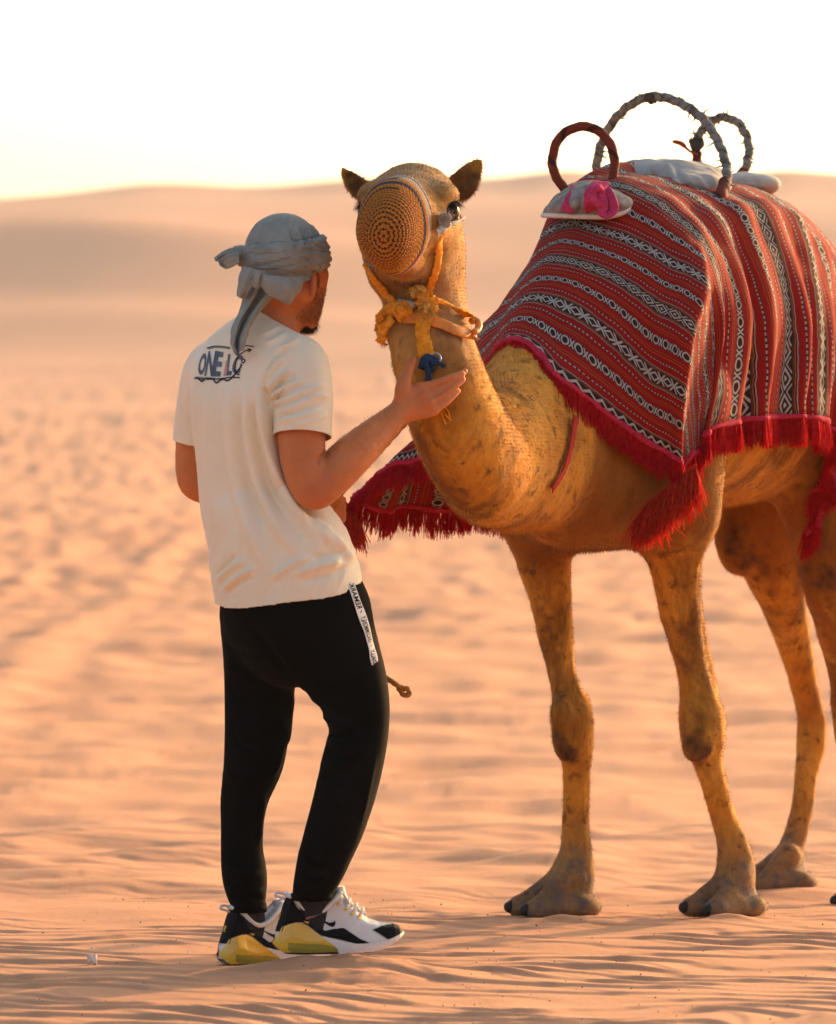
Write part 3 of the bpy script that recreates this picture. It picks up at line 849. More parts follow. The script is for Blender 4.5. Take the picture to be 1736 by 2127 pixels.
# ------------------------------------------------------------------ the man
t0 = time.time()
PFW = unit([0.75, 0.66, 0]); PRT = unit([0.66, -0.75, 0])       # body faces / his right side
man = empty('person', (-0.33, 10.97, 0.0))
tag(man, 'man in a cream t-shirt, black joggers and grey headscarf touching the camel', 'person')

def PX(P):
    """picture coordinates of world points"""
    d = P[:, 1]
    return np.stack([868 + F * P[:, 0] / d, HZ - F * (P[:, 2] - CAM_H) / d], 1)

def fold2(P, N, pts, w, amp, sharp=2.0, ends=4.0):
    """fold laid along picture-space points on the side of a garment that faces us; w in picture px, amp in metres"""
    Q = PX(P); S = catmull(np.asarray(pts, float), 8); n = len(S) - 1
    best = np.full(len(P), 1e9); tb = np.zeros(len(P))
    for i in range(n):
        a, b = S[i], S[i + 1]; ab = b - a; L2 = max(ab @ ab, 1e-9)
        t = np.clip(((Q - a) @ ab) / L2, 0, 1)
        dd = np.hypot(Q[:, 0] - a[0] - t * ab[0], Q[:, 1] - a[1] - t * ab[1])
        m = dd < best; best = np.where(m, dd, best); tb = np.where(m, (i + t) / n, tb)
    fade = np.clip(np.minimum(tb, 1 - tb) * ends, 0, 1); fade = fade * fade * (3 - 2 * fade)
    face = sstep(0.25, -0.15, N[:, 1])
    return amp * np.exp(-(best / w) ** sharp) * fade * face

# ---- skin: head, neck, arms and hands grow out of one trunk
HC = at(593, 552, 10.99); PHF = frame((0.50, 0.865, -0.10))
def hp(s, f, u): return HC + PHF[0] * s + PHF[1] * f + PHF[2] * u
def body_model():
    g = []
    P = lambda *a: at(*a)
    # trunk and legs (under the clothes)
    g.append(chain([P(556, 700, 11.0), P(535, 775, 11.0), P(528, 860, 11.0), P(525, 960, 11.0), P(535, 1060, 11.0), P(575, 1170, 11.0), P(605, 1270, 11.0), P(612, 1330, 11.0)],
                   [(.06, .06), (.15, .085), (.15, .095), (.13, .085), (.12, .085), (.13, .095), (.14, .105), (.10, .08)], 3, u=PRT, k=0.03))
    g.append(chain([P(685, 1320, 10.94), P(732, 1450, 10.91), P(730, 1600, 10.88), P(680, 1760, 10.86), P(652, 1850, 10.87)], [.070, .048, .042, .034, .026], 3, k=0.03))
    g.append(chain([P(545, 1320, 11.07), P(535, 1450, 11.08), P(515, 1600, 11.08), P(505, 1760, 11.08), P(515, 1868, 11.065)], [.075, .056, .044, .034, .024], 3, k=0.03))
    # neck and head
    g.append(chain([P(548, 730, 11.0), P(566, 685, 11.0), P(588, 630, 11.0), P(596, 590, 10.99)], [(.075, .065), (.058, .06), (.056, .062), (.06, .07)], 4, u=PRT, k=0.035))
    g.append(Group([Ell(hp(0, -.012, .022), (.076, .096, .084), PHF)], 0.03))                 # cranium
    g.append(Group([Ell(hp(0, .030, -.035), (.070, .074, .086), PHF)], 0.025))                # face
    g.append(Group([Seg(hp(.052, .0, -.068), hp(.022, .080, -.118), .026, .022)], 0.022))     # jaw sides
    g.append(Group([Seg(hp(-.052, .0, -.068), hp(-.022, .080, -.118), .026, .022)], 0.022))
    g.append(Group([Ell(hp(0, .085, -.118), (.030, .022, .020), PHF)], 0.02))                 # chin
    for sg in (-1, 1):
        g.append(Group([Seg(hp(.054 * sg, .060, -.012), hp(.040 * sg, .066, -.095), .024, .020)], 0.03))   # cheeks
        g.append(Group([Ell(hp(.036 * sg, .086, .012), (.030, .014, .010), PHF)], 0.012))    # brows
        g.append(Group([Ell(hp(.034 * sg, .098, -.006), (.017, .012, .010), PHF)], 0.01, sub=True))
        g.append(Group([Ell(hp(.033 * sg, .083, -.006), (.013, .013, .012), PHF)], 0.004))   # lids over the eyeballs
        # ear: shell with a scooped-out bowl
        eR = frame(unit(PHF[1] * .75 + PHF[0] * sg * .66))
        g.append(Group([Ell(hp(.083 * sg, -.008, -.046), (.019, .009, .033), np.array([eR[0], eR[1], eR[2]]))], 0.006))
        g.append(Group([Ell(hp(.075 * sg, .002, -.074), (.010, .008, .012), eR)], 0.006))
        g.append(Group([Ell(hp(.088 * sg, .003, -.042), (.011, .006, .022), eR)], 0.005, sub=True))
    g.append(Group([Seg(hp(0, .092, .004), hp(0, .108, -.036), .009, .011)], 0.012))          # nose
    g.append(Group([Ell(hp(0, .100, -.040), (.016, .011, .009), PHF)], 0.008))
    g.append(Group([Ell(hp(0, .096, -.070), (.024, .012, .007), PHF)], 0.006))                # lips
    g.append(Group([Ell(hp(0, .094, -.082), (.021, .012, .008), PHF)], 0.006))
    # right arm
    g.append(chain([P(628, 765, 10.89), P(628, 850, 10.87), P(627, 935, 10.85), P(638, 985, 10.84), P(655, 1010, 10.84), P(690, 985, 10.86), P(738, 940, 10.89), P(790, 892, 10.94), P(826, 858, 10.975), P(842, 846, 10.985)],
                   [.062, .060, .055, .053, .049, .051, .048, .037, .029, .027], 5, k=0.03))
    g.append(Group([Ell(at(652, 1028, 10.83), (.034, .035, .026))], 0.03))                    # elbow
    # right hand: metacarpals, four fingers, thumb
    W = at(838, 850, 10.985)
    mcp = [at(873, 806, 10.985), at(883, 820, 10.975), at(893, 835, 10.972), at(901, 850, 10.98)]
    pal = []
    for i, m in enumerate(mcp):
        w0 = W + (np.array([-.002, 0, .010]) if i == 0 else np.array([.001 * i, 0, .008 - .007 * i]))
        pal.append(Seg(w0, m, .019, .0125))
    g.append(Group(pal, 0.014))
    g.append(Group([Ell((W + mcp[1] + mcp[3]) / 3 + np.array([.004, .008, -.002]), (.034, .014, .030), frame((0.3, 1, 0)))], 0.014))
    def finger(pts, r, k=0.0028): g.append(chain([at(*p) for p in pts], r, 4, k=k))
    finger([(873, 806, 10.985), (908, 797, 10.99), (938, 785, 11.0), (959, 776, 11.012)], [.0135, .0120, .0105, .0080])
    finger([(883, 820, 10.98), (916, 805, 10.995), (946, 786, 11.012), (965, 771, 11.03)], [.0135, .0120, .0104, .0078])
    finger([(893, 835, 10.975), (921, 819, 10.985), (944, 801, 11.0), (961, 788, 11.015)], [.0130, .0116, .0100, .0076])
    finger([(901, 850, 10.98), (922, 836, 10.985), (939, 822, 10.998), (951, 812, 11.01)], [.0120, .0102, .0090, .0070])
    for m, r in zip(mcp, (.0115, .0115, .011, .0105)): g.append(Group([Ell(m + np.array([0, -.005, .0]), (r, .009, r))], 0.008))
    finger([(836, 836, 10.985), (836, 806, 10.975), (842, 784, 10.985), (850, 765, 11.0), (857, 748, 11.01)], [.021, .0180, .0150, .0130, .0098], 0.012)
    g.append(Group([Seg(at(836, 812, 10.985), at(868, 812, 10.99), .012, .010)], 0.012))      # web of the thumb
    # left arm: elbow bent, hand closed in front of the belly
    g.append(chain([P(430, 780, 11.12), P(412, 850, 11.15), P(402, 920, 11.17), P(403, 985, 11.18), P(415, 1008, 11.2), P(470, 1015, 11.24), P(560, 1030, 11.29), P(640, 1042, 11.31), P(668, 1046, 11.31)],
                   [.050, .047, .044, .043, .040, .042, .040, .030, .028], 4, k=0.03))
    LW = at(668, 1046, 11.31)
    g.append(Group([Ell(at(686, 1050, 11.31), (.026, .034, .032))], 0.015))
    for i, yy in enumerate((1036, 1050, 1063, 1074)):
        finger([(684, yy - 3, 11.27), (700, yy - 1, 11.27), (711, yy + 2, 11.29), (706, yy + 5, 11.32), (694, yy + 5, 11.325)], [.0115, .0108, .010, .009, .0075], 0.004)
    finger([(672, 1030, 11.285), (690, 1024, 11.275), (703, 1031, 11.275)], [.014, .011, .0085], 0.006)
    return g

bV, bF = surface(Model(body_model()), at(370, 2020, 10.9) - np.array([.05, .35, .05]), np.array([0.16, 11.55, 1.85]), 0.0034)
bV = relax(bV, bF, 1, 0.35)
bN = normals(bV, bF)
bV = bV + bN * (0.0009 * fbm(bV, 30, 2, 41))[:, None]
# tendons on the back of the hand, elbow crease, forearm muscle
for pts, w, a in (([(842, 838), (856, 822), (874, 808)], 4, .0022), ([(845, 845), (864, 832), (884, 820)], 4, .0022), ([(850, 852), (872, 842), (893, 835)], 4, .0018),
                  ([(840, 826), (850, 812), (856, 800)], 4, .0018), ([(851, 846), (868, 834), (886, 825)], 3.0, -.0012), ([(846, 838), (862, 822), (876, 814)], 3.0, -.0012),
                  ([(655, 968), (668, 950), (684, 938)], 5, -.0065), ([(690, 935), (740, 905), (790, 868)], 10, .003),
                  ([(880, 813), (910, 803), (948, 785)], 2.6, -.003), ([(890, 828), (918, 813), (954, 786)], 2.6, -.003), ([(899, 844), (922, 828), (952, 804)], 2.6, -.003),
                  ([(902, 797), (908, 806)], 3, -.0012), ([(934, 783), (939, 791)], 3, -.0010), ([(843, 772), (850, 776)], 2.5, -.0012)):
    bV = bV + bN * fold2(bV, bN, pts, w, a)[:, None]
_q = PX(bV)
_bz = np.zeros((len(bV), 3), np.float32)
def _pn(x, y, r): return np.exp(-((_q[:, 0] - x) ** 2 + (_q[:, 1] - y) ** 2) / r ** 2)
# beard zone: jaw stubble and darker chin tuft ; red zone: knuckles, elbow, ear ; brow hair
_hd = (bV - HC) @ PHF.T
_st = sstep(-.045, -.075, _hd[:, 2]) * sstep(-.135 - .012, -.115, _hd[:, 2]) * sstep(-.005, .03, _hd[:, 1]) * (np.abs(_hd[:, 0]) < .085)
_bz[:, 0] = np.clip(_st * 0.55 * (0.75 + 0.35 * fbm(bV, 160, 2, 43)), 0, 1)
_bz[:, 1] = np.clip(0.8 * _pn(672, 1010, 45) + 0.5 * _pn(890, 818, 26) + 0.7 * _pn(640, 590, 16) + .6 * _pn(640, 930, 36) + .5 * _pn(860, 750, 14), 0, 1)
_bz[:, 2] = np.clip(sstep(.02, .0, np.abs(_hd[:, 1] - .055)) * sstep(.004, .012, _hd[:, 2]) * 0, 0, 1)
skin = NT('skin', 0.62, 0.25)
_c = skin.coord()
_col = skin.ramp(skin.noise(18, 4, 0.6, _c), [(0.3, (0.48, 0.155, 0.050)), (0.7, (0.58, 0.205, 0.075))])
_sep = skin.node('ShaderNodeSeparateColor'); skin.l.new(skin.attr('zone'), _sep.inputs[0])
_col = skin.mix(skin.math('MULTIPLY', _sep.outputs[1], 0.6), _col, (0.42, 0.105, 0.042))
_col = skin.mix(skin.ramp(skin.noise(170, 2, 0.5, _c), [(0.66, 0.0), (0.74, 0.4)]), _col, (0.33, 0.14, 0.08))
_col = skin.mix(_sep.outputs[0], _col, (0.10, 0.045, 0.022))
skin.color(_col)
skin.b.inputs['Subsurface Weight'].default_value = 0.12
skin.b.inputs['Subsurface Radius'].default_value = (0.010, 0.004, 0.002)
skin.b.inputs['Subsurface Scale'].default_value = 0.6
skin.bump(skin.math('ADD', skin.noise(260, 3, 0.6, _c), skin.math('MULTIPLY', skin.noise(55, 3, .6, _c), 1.5)), 0.3, 0.003)
body = mesh_obj('body', bV, bF, skin.m, man, attrs={'zone': _bz})
print('body', len(bV), time.time() - t0)

# beard tuft and eyebrow / sideburn hair as short strands
def strands(name, roots, nrm, dirv, L, w, mat, parent, jit=0.5, seed=1, curl=0.3):
    r = np.random.default_rng(seed); n = len(roots)
    d = dirv + r.normal(0, jit, (n, 3)); d /= np.linalg.norm(d, axis=1)[:, None]
    L = L * r.uniform(0.6, 1.2, n)[:, None]
    side = np.cross(d, r.normal(0, 1, (n, 3))); side /= np.linalg.norm(side, axis=1)[:, None]
    mid = roots + d * L * .5
    d2 = d + r.normal(0, curl, (n, 3)); tip = mid + d2 * L * .5
    V = np.stack([roots - side * w, roots + side * w, mid + side * w * .7, mid - side * w * .7, tip], 1).reshape(-1, 3)
    b = np.arange(n) * 5
    Fq = np.concatenate([np.stack([b, b + 1, b + 2], 1), np.stack([b, b + 2, b + 3], 1), np.stack([b + 3, b + 2, b + 4], 1)])
    return mesh_obj(name, V, Fq, mat, parent)
HAIR = simple_mat('beard_hair', (0.055, 0.024, 0.012), 0.7, 0.3, 0.4)
_m = np.where((_hd[:, 2] < -.088) & (_hd[:, 2] > -.142) & (_hd[:, 1] > .060) & (np.abs(_hd[:, 0]) < .032))[0]
_m = rng.choice(_m, 2600)
strands('beard', bV[_m] - bN[_m] * .001, bN[_m], bN[_m] * .8 + PHF[1] * .2 - PHF[2] * 1.1, 0.017, 0.0006, HAIR, body, 0.35, 2, 0.5)
_m = np.where((_hd[:, 2] < -.045) & (_hd[:, 2] > -.13) & (_hd[:, 1] > -.0) & (_hd[:, 1] < .085) & (_hd[:, 0] > .03))[0]
_m = rng.choice(_m, 1500)
tag(strands('stubble', bV[_m], bN[_m], bN[_m] - PHF[2] * .8, 0.004, 0.00035, HAIR, body, 0.4, 3), kind='stuff')
_m = np.where((np.abs(_hd[:, 2] + .030) < .016) & (np.abs(_hd[:, 1] - .020) < .012) & (_hd[:, 0] > .05))[0]
if len(_m): strands('sideburn', bV[rng.choice(_m, 160)], 0, PHF[0] * .15 - PHF[2] * 1.0, 0.010, 0.0004, HAIR, body, 0.25, 4)

_m = np.where((_q[:, 0] > 650) & (_q[:, 0] < 835) & (_q[:, 1] > 850) & (_q[:, 1] < 1040) & (bV[:, 1] < 11.05))[0]
_m = rng.choice(_m, 2600)
tag(strands('arm_hair', bV[_m], bN[_m], bN[_m] * .6 + unit(at(835, 850, 10.98) - at(650, 1010, 10.84)) * .9, 0.010, 0.00018, simple_mat('fair_hair', (0.40, 0.22, 0.10), .6), body, 0.35, 6), kind='stuff')
# ---- t-shirt
def shirt_model():
    g = []
    P = lambda *a: at(*a)
    g.append(chain([P(566, 672, 11.0), P(553, 700, 11.0), P(538, 742, 11.0), P(531, 795, 11.0), P(528, 860, 11.0), P(524, 950, 11.0), P(531, 1050, 11.0), P(560, 1110, 11.0), P(586, 1170, 11.0), P(598, 1225, 11.0), P(604, 1290, 11.0)],
                   [(.068, .066), (.085, .072), (.140, .085), (.182, .105), (.180, .120), (.162, .112), (.158, .112), (.178, .136), (.195, .155), (.198, .160), (.198, .160)], 5, u=PRT, k=0.03))
    g.append(Group([Seg(P(560, 715, 11.0), P(622, 752, 10.90), .05, .066)], 0.05))
    g.append(Group([Seg(P(538, 715, 11.0), P(436, 770, 11.12), .05, .062)], 0.05))
    g.append(Group([Ell(at(575, 810, 10.9), (.05, .06, .09))], 0.05))     # shoulder blade
    g.append(Group([Ell(at(450, 830, 11.02), (.05, .06, .10))], 0.05))
    return g
sV, sF = surface(Model(shirt_model()), at(370, 1320, 11) - np.array([.02, .3, 0]), np.array([0.0, 11.4, 1.60]), 0.0045)
sN = normals(sV, sF)
_q = PX(sV)
S2 = lambda pts, w, a, sharp=2.0, ends=4.0: fold2(sV, sN, pts, w, a, sharp, ends)
dsp = 0.0016 * fbm(sV, 11, 2, 51)
for pts, w, a in (
    ([(492, 742), (478, 850), (486, 980), (520, 1100), (560, 1200)], 15, .006), ([(520, 760), (512, 860), (528, 980), (575, 1090), (640, 1180)], 13, .0065),
    ([(545, 770), (540, 850), (560, 950), (606, 1050), (672, 1120), (712, 1150)], 11, .008), ([(500, 800), (500, 900), (520, 1020), (556, 1110)], 9, -.005),
    ([(532, 800), (532, 890), (556, 1000), (610, 1090)], 8, -.0055), ([(558, 800), (564, 860), (590, 950), (640, 1050), (690, 1105)], 9, -.008),
    ([(440, 760), (436, 880), (442, 1000), (460, 1120)], 13, .004), ([(458, 800), (462, 920), (480, 1060)], 9, -.003),
    ([(640, 1052), (668, 1090), (708, 1136), (738, 1172)], 8, .005), ([(625, 1068), (660, 1112), (700, 1155)], 7, -.004),
    # hem wrinkles
    ([(448, 1212), (480, 1180), (516, 1160)], 6, .0035), ([(455, 1232), (500, 1196), (540, 1176)], 5, .003), ([(450, 1198), (470, 1172), (496, 1150)], 4, -.003), ([(462, 1238), (500, 1210), (530, 1196)], 4, -.0025),
    ([(600, 1196), (660, 1176), (720, 1164)], 7, .004), ([(620, 1212), (680, 1194), (735, 1172)], 5, -.003), ([(560, 1206), (600, 1176), (650, 1150)], 7, .0035), ([(640, 1160), (690, 1150), (728, 1142)], 5, -.003),
    # sleeve: folds fan out from the armpit
    ([(556, 832), (590, 806), (636, 786)], 5, .006), ([(557, 846), (600, 826), (650, 806), (684, 800)], 5, .0065), ([(560, 862), (610, 846), (656, 822), (690, 826)], 5.5, .007), ([(566, 876), (620, 866), (672, 846)], 6, .006),
    ([(552, 816), (580, 784), (612, 760)], 5, .005), ([(550, 796), (566, 764), (592, 738)], 5, .004),
    ([(557, 839), (596, 816), (644, 796)], 3.5, -.005), ([(559, 854), (606, 836), (668, 812)], 3.5, -.0055), ([(563, 869), (616, 856), (676, 834)], 3.5, -.005), ([(554, 824), (586, 795), (624, 772)], 3.5, -.0045),
    # armhole seam, deep tuck at the armpit
    ([(556, 842), (548, 800), (560, 762), (590, 730), (628, 716)], 3.0, -.0035), ([(556, 850), (552, 826), (548, 800)], 6, -.006),
    # pull lines over the shoulder
    ([(600, 690), (575, 706), (548, 716)], 5, .0025), ([(625, 702), (600, 716), (572, 726)], 4, .002), ([(585, 676), (562, 690), (540, 698)], 4, .002),
    # sleeve and hem stitching
    ([(569, 889), (628, 886), (688, 896)], 1.6, -.0012)):
    dsp = dsp + S2(pts, w, a * 2.9)
_tq = catmull(np.array([(445, 1236), (500, 1242), (560, 1240), (640, 1222), (700, 1202), (748, 1180)]), 6)
dsp = dsp + fold2(sV, sN, _tq, 1.6, -.0012, 2, 20)
_cr = fbm(np.stack([_q[:, 0] / 26 + _q[:, 1] / 60, _q[:, 1] / 150 - _q[:, 0] / 90, sV[:, 1] * 4], 1), 1.0, 3, 55)
dsp = dsp + 0.0030 * (0.5 - np.abs(_cr)) * sstep(1000, 1190, _q[:, 1]) + 0.0016 * (0.5 - np.abs(_cr)) 
sV = sV + sN * dsp[:, None]
sV = relax(sV, sF, 1, 0.3)
# openings: hem plane and neckline
hem0 = at(598, 1228, 11.0); hn = unit(np.array([0, 0, 1.0]) - PFW * 0.22)
sV, sF, _u = trim(sV, sF, (sV - hem0) @ hn + 0.003 * np.sin(sV[:, 0] * 25), hn)
nb0 = at(560, 682, 11.0); nax = unit(unit(at(588, 630, 11.0) - at(553, 705, 11.0)) + PFW * .35)
sV2, sF2, _u = trim(sV, sF, 0.006 - (sV - nb0) @ nax, -nax)
def sleeve(pts, rad, end, seed, folds):
    A = [at(*p) for p in pts]
    V, Fq = surface(Model([chain(A, rad, 5, k=0.02)]), np.min(A, 0) - .1, np.max(A, 0) + .1, 0.0042)
    N = normals(V, Fq); dd = 0.0012 * fbm(V, 14, 2, seed)
    for p_, w_, a_ in folds: dd = dd + fold2(V, N, p_, w_, a_)
    V = relax(V + N * dd[:, None], Fq, 1, 0.3)
    ax = unit(at(*end[1]) - at(*end[0]))
    V, Fq, _ = trim(V, Fq, -((V - at(*end[1])) @ ax), -ax)
    return V, Fq
cream = NT('cream_jersey', 0.9, 0.15)
_c = cream.coord()
_col = cream.ramp(cream.noise(5, 4, 0.6, _c), [(0.3, (0.76, 0.67, 0.50)), (0.7, (0.83, 0.74, 0.565))])
cream.color(_col)
cream.bump(cream.math('ADD', cream.noise(700, 2, 0.6, cream.mapping(_c, (1, 1, .5))), cream.math('MULTIPLY', cream.noise(60, 4, 0.6, _c), 1.4)), 0.22, 0.002)
cream.sheen(0.15)
shirt = mesh_obj('tshirt', sV2, sF2, cream.m, man)
shirt['label'] = 'cream crew-neck t-shirt with printed lettering on the back'
solid(shirt, 0.0022, -1)
_sf = [([(556, 832), (590, 806), (636, 786)], 5, .007), ([(557, 846), (600, 826), (650, 806), (684, 800)], 5, .0075), ([(560, 862), (610, 846), (656, 822), (690, 826)], 5.5, .008), ([(566, 876), (620, 866), (672, 846)], 6, .007),
       ([(552, 816), (580, 784), (612, 760)], 5, .006), ([(550, 796), (566, 764), (592, 738)], 5, .005), ([(600, 890), (650, 872), (690, 858)], 6, .004),
       ([(557, 839), (596, 816), (644, 796)], 3.5, -.006), ([(559, 854), (606, 836), (668, 812)], 3.5, -.0065), ([(563, 869), (616, 856), (676, 834)], 3.5, -.006), ([(554, 824), (586, 795), (624, 772)], 3.5, -.0055),
       ([(566, 889), (628, 886), (690, 896)], 1.8, -.0016)]
V, Fq = sleeve([(598, 742, 10.925), (626, 762, 10.89), (631, 830, 10.868), (628, 900, 10.85), (627, 950, 10.845)], [.062, .066, .0685, .0695, .069], ((631, 830, 10.868), (628, 906, 10.85)), 53, _sf)
solid(mesh_obj('sleeve', V, Fq, cream.m, shirt), 0.0022, -1)
V, Fq = sleeve([(456, 752, 11.10), (432, 775, 11.125), (417, 850, 11.155), (408, 918, 11.17), (404, 960, 11.175)], [.060, .062, .060, .057, .057], ((417, 850, 11.155), (408, 918, 11.17)), 54, [([(388, 800), (400, 850), (412, 880)], 6, .005)])
solid(mesh_obj('sleeve', V, Fq, cream.m, shirt), 0.0022, -1)
# ribbed collar band
_ct = unit(at(588, 630, 11.0) - at(553, 705, 11.0))
print('shirt', len(sV2), time.time() - t0)

# ---- joggers
def trouser_model():
    g = []
    P = lambda *a: at(*a)
    g.append(chain([P(588, 1150, 11.0), P(600, 1215, 11.0), P(610, 1270, 11.0), P(615, 1300, 10.99)], [(.165, .135), (.180, .150), (.188, .160), (.150, .13)], 4, u=PRT, k=0.05))
    g.append(chain([P(672, 1290, 10.95), P(702, 1360, 10.93), P(733, 1440, 10.91), P(744, 1515, 10.90), P(728, 1600, 10.88), P(702, 1700, 10.87), P(674, 1780, 10.86), P(656, 1830, 10.86), P(649, 1853, 10.86), P(648, 1880, 10.86)],
                   [.115, .100, .084, .071, .073, .070, .062, .052, .0465, .048], 5, k=0.035))
    g.append(chain([P(552, 1290, 11.06), P(545, 1370, 11.07), P(538, 1430, 11.08), P(534, 1510, 11.08), P(527, 1580, 11.08), P(507, 1660, 11.08), P(502, 1750, 11.08), P(508, 1815, 11.07), P(512, 1850, 11.07), P(516, 1872, 11.065), P(517, 1905, 11.06)],
                   [.108, .093, .083, .078, .073, .058, .051, .054, .048, .0405, .041], 5, k=0.02))
    return g
tV, tF = surface(Model(trouser_model()), at(430, 1930, 10.8) - np.array([.02, .25, .03]), np.array([0.0, 11.4, 1.02]), 0.0052)
tN = normals(tV, tF)
dsp = 0.0022 * fbm(tV, 9, 2, 61)
T2 = lambda pts, w, a: fold2(tV, tN, pts, w, a)
for pts, w, a in (
    ([(600, 1400), (560, 1350), (520, 1290)], 9, -.006), ([(615, 1405), (640, 1430), (672, 1470)], 8, .006), ([(668, 1480), (700, 1500), (740, 1510)], 7, .007), ([(672, 1512), (704, 1528), (745, 1530)], 6, -.007),
    ([(680, 1535), (714, 1552), (760, 1560)], 7, .007), ([(662, 1584), (700, 1590), (740, 1580)], 7, .006), ([(676, 1560), (712, 1572), (750, 1570)], 5, -.006), ([(655, 1615), (690, 1640), (720, 1690)], 8, .004),
    ([(592, 1480), (578, 1560), (560, 1620)], 9, .010), ([(606, 1420), (598, 1500), (586, 1560)], 6, .006), ([(548, 1640), (540, 1700), (536, 1760)], 6, .006), ([(470, 1500), (500, 1540), (540, 1560)], 8, -.004),
    ([(465, 1370), (500, 1400), (550, 1410)], 8, .004), ([(462, 1340), (490, 1352), (520, 1354)], 6, -.005), ([(468, 1430), (500, 1450), (530, 1450)], 7, -.004), ([(460, 1600), (490, 1620), (530, 1615)], 8, .004),
    ([(620, 1760), (650, 1785), (690, 1790)], 7, .004), ([(614, 1805), (650, 1822), (690, 1815)], 6, .006), ([(465, 1800), (500, 1818), (545, 1810)], 6, .005), ([(470, 1842), (505, 1852), (550, 1846)], 5, .006), ([(478, 1860), (512, 1868), (552, 1862)], 4, -.005),
    ([(780, 1560), (765, 1640), (745, 1720)], 6, .003)):
    dsp = dsp + T2(pts, w, a * 1.6)
tV = tV + tN * dsp[:, None]
tV = relax(tV, tF, 1, 0.3)
zc = np.where((tV - at(590, 1700, 10.97)) @ np.array([1, 0, 0]) > 0, at(648, 1867, 10.86)[2], at(516, 1893, 11.06)[2])
tV, tF, _u = trim(tV, tF, tV[:, 2] - zc, np.array([0, 0, 1.0]))
black = NT('black_jersey', 0.95, 0.05)
_c = black.coord()
black.color(black.ramp(black.noise(7, 3, 0.6, _c), [(0.3, (0.0035, 0.0033, 0.003)), (0.7, (0.006, 0.0056, 0.005))]))
black.bump(black.noise(500, 2, 0.6, _c), 0.2, 0.002)
black.sheen(0.012)
trousers = mesh_obj('joggers', tV, tF, black.m, man)
trousers['label'] = 'black jogging trousers with a white lettered stripe at the hip'
solid(trousers, 0.0025, -1)
for nm, pa, pb, r in (('cuff', (648, 1853, 10.86), (648.5, 1866, 10.86), .0468), ('cuff', (516, 1876, 11.065), (516.5, 1893, 11.06), .0402)):
    V, Fq, _ = tube([at(*pa), (at(*pa) + at(*pb)) / 2, at(*pb)], lambda s, th, r=r: r + .0018 + .0007 * np.sin(th * 46), 92, 3, cap=False)
    c = mesh_obj(nm, V, Fq, black.m, trousers); solid(c, .003)
print('trousers', len(tV), time.time() - t0)
# ------------------------------------------------------------------ the blanket over the camel
t0 = time.time()
_cam_bvh = bvh_of([camel_body])
def loc(f, l, z):                       # camel-local to world
    return CBASE * np.array([1, 1, 0]) + HEADG * f + CL * l + np.array([0, 0, z])
rows = [
 [(985, 790, 12.05), (1058, 708, 11.90), (1150, 772, 11.85), (1250, 850, 11.83), (1335, 908, 11.85), (1405, 950, 11.86), (1398, 1005, 11.92), (1376, 1045, 11.95)],
 [(1030, 670, 12.10), (1098, 621, 12.00), (1176, 636, 11.92), (1263, 697, 11.87), (1345, 772, 11.86), (1414, 815, 11.84), (1424, 890, 11.93), (1430, 945, 11.95)],
 [(1072, 592, 12.20), (1132, 538, 12.10), (1200, 548, 12.00), (1283, 582, 11.95), (1360, 632, 11.90), (1430, 684, 11.86), (1438, 830, 11.97), (1442, 936, 11.98)],
 [(1115, 512, 12.30), (1178, 466, 12.20), (1240, 478, 12.10), (1310, 502, 12.03), (1385, 544, 11.98), (1458, 593, 11.93), (1462, 770, 12.02), (1458, 920, 12.00)],
 [(1160, 432, 12.45), (1215, 388, 12.35), (1262, 382, 12.25), (1325, 400, 12.18), (1390, 442, 12.12), (1455, 503, 12.07), (1504, 640, 12.08), (1476, 884, 12.05)],
 [(1245, 378, 12.60), (1300, 360, 12.55), (1350, 370, 12.45), (1400, 388, 12.38), (1455, 422, 12.30), (1506, 475, 12.26), (1564, 640, 12.25), (1553, 866, 12.22)],
 [(1330, 368, 12.80), (1380, 366, 12.75), (1430, 378, 12.68), (1480, 390, 12.60), (1530, 408, 12.52), (1584, 455, 12.46), (1642, 640, 12.45), (1632, 860, 12.42)],
 [(1430, 376, 13.00), (1480, 382, 12.98), (1530, 388, 12.90), (1575, 398, 12.83), (1620, 424, 12.75), (1665, 485, 12.70), (1702, 650, 12.65), (1698, 866, 12.60)],
 [(1530, 398, 13.25), (1576, 400, 13.20), (1620, 420, 13.12), (1664, 458, 13.05), (1704, 505, 12.98), (1738, 575, 12.92), (1752, 710, 12.86), (1732, 905, 12.80)],
 [(1610, 440, 13.50), (1650, 445, 13.45), (1692, 470, 13.38), (1732, 515, 13.30), (1766, 575, 13.20), (1790, 655, 13.12), (1770, 830, 13.00), (1712, 1010, 12.88)],
 [(1690, 540, 13.75), (1726, 545, 13.70), (1760, 565, 13.60), (1792, 625, 13.50), (1820, 695, 13.40), (1830, 785, 13.28), (1772, 930, 13.05), (1688, 1105, 12.90)],
]
G = []
for i, r in enumerate(rows):
    if i == 0: hid = [at(742, 1048, 12.45), at(812, 978, 12.42), at(900, 930, 12.35)]
    elif i == 1: hid = [loc(.74, -.60, 1.10), loc(.78, -.50, 1.30), loc(.84, -.36, 1.50)]
    else:
        f = .74 - .2 * (i - 1)
        hid = [loc(f, -.52, 1.10), loc(f + .02, -.46, 1.36), loc(f + .05, -.34, 1.62)]
    row = hid
    for j_, (x, y, dd) in enumerate(r):
        h_ = hit(_cam_bvh, x, y)
        if j_ == 0 and i < 3: h_ = None
        if h_ is not None and h_[0][1] - .02 < dd: dd = h_[0][1] - .02
        row = row + [at(x, y, dd)]
    G.append(row)
NU = NV = 16
S = sheet(G, NU, NV)                      # rows: v, cols: u
nr, nc = S.shape[:2]
vv = np.linspace(0, len(rows) - 1, nr); cc = np.linspace(0, len(G[0]) - 1, nc)
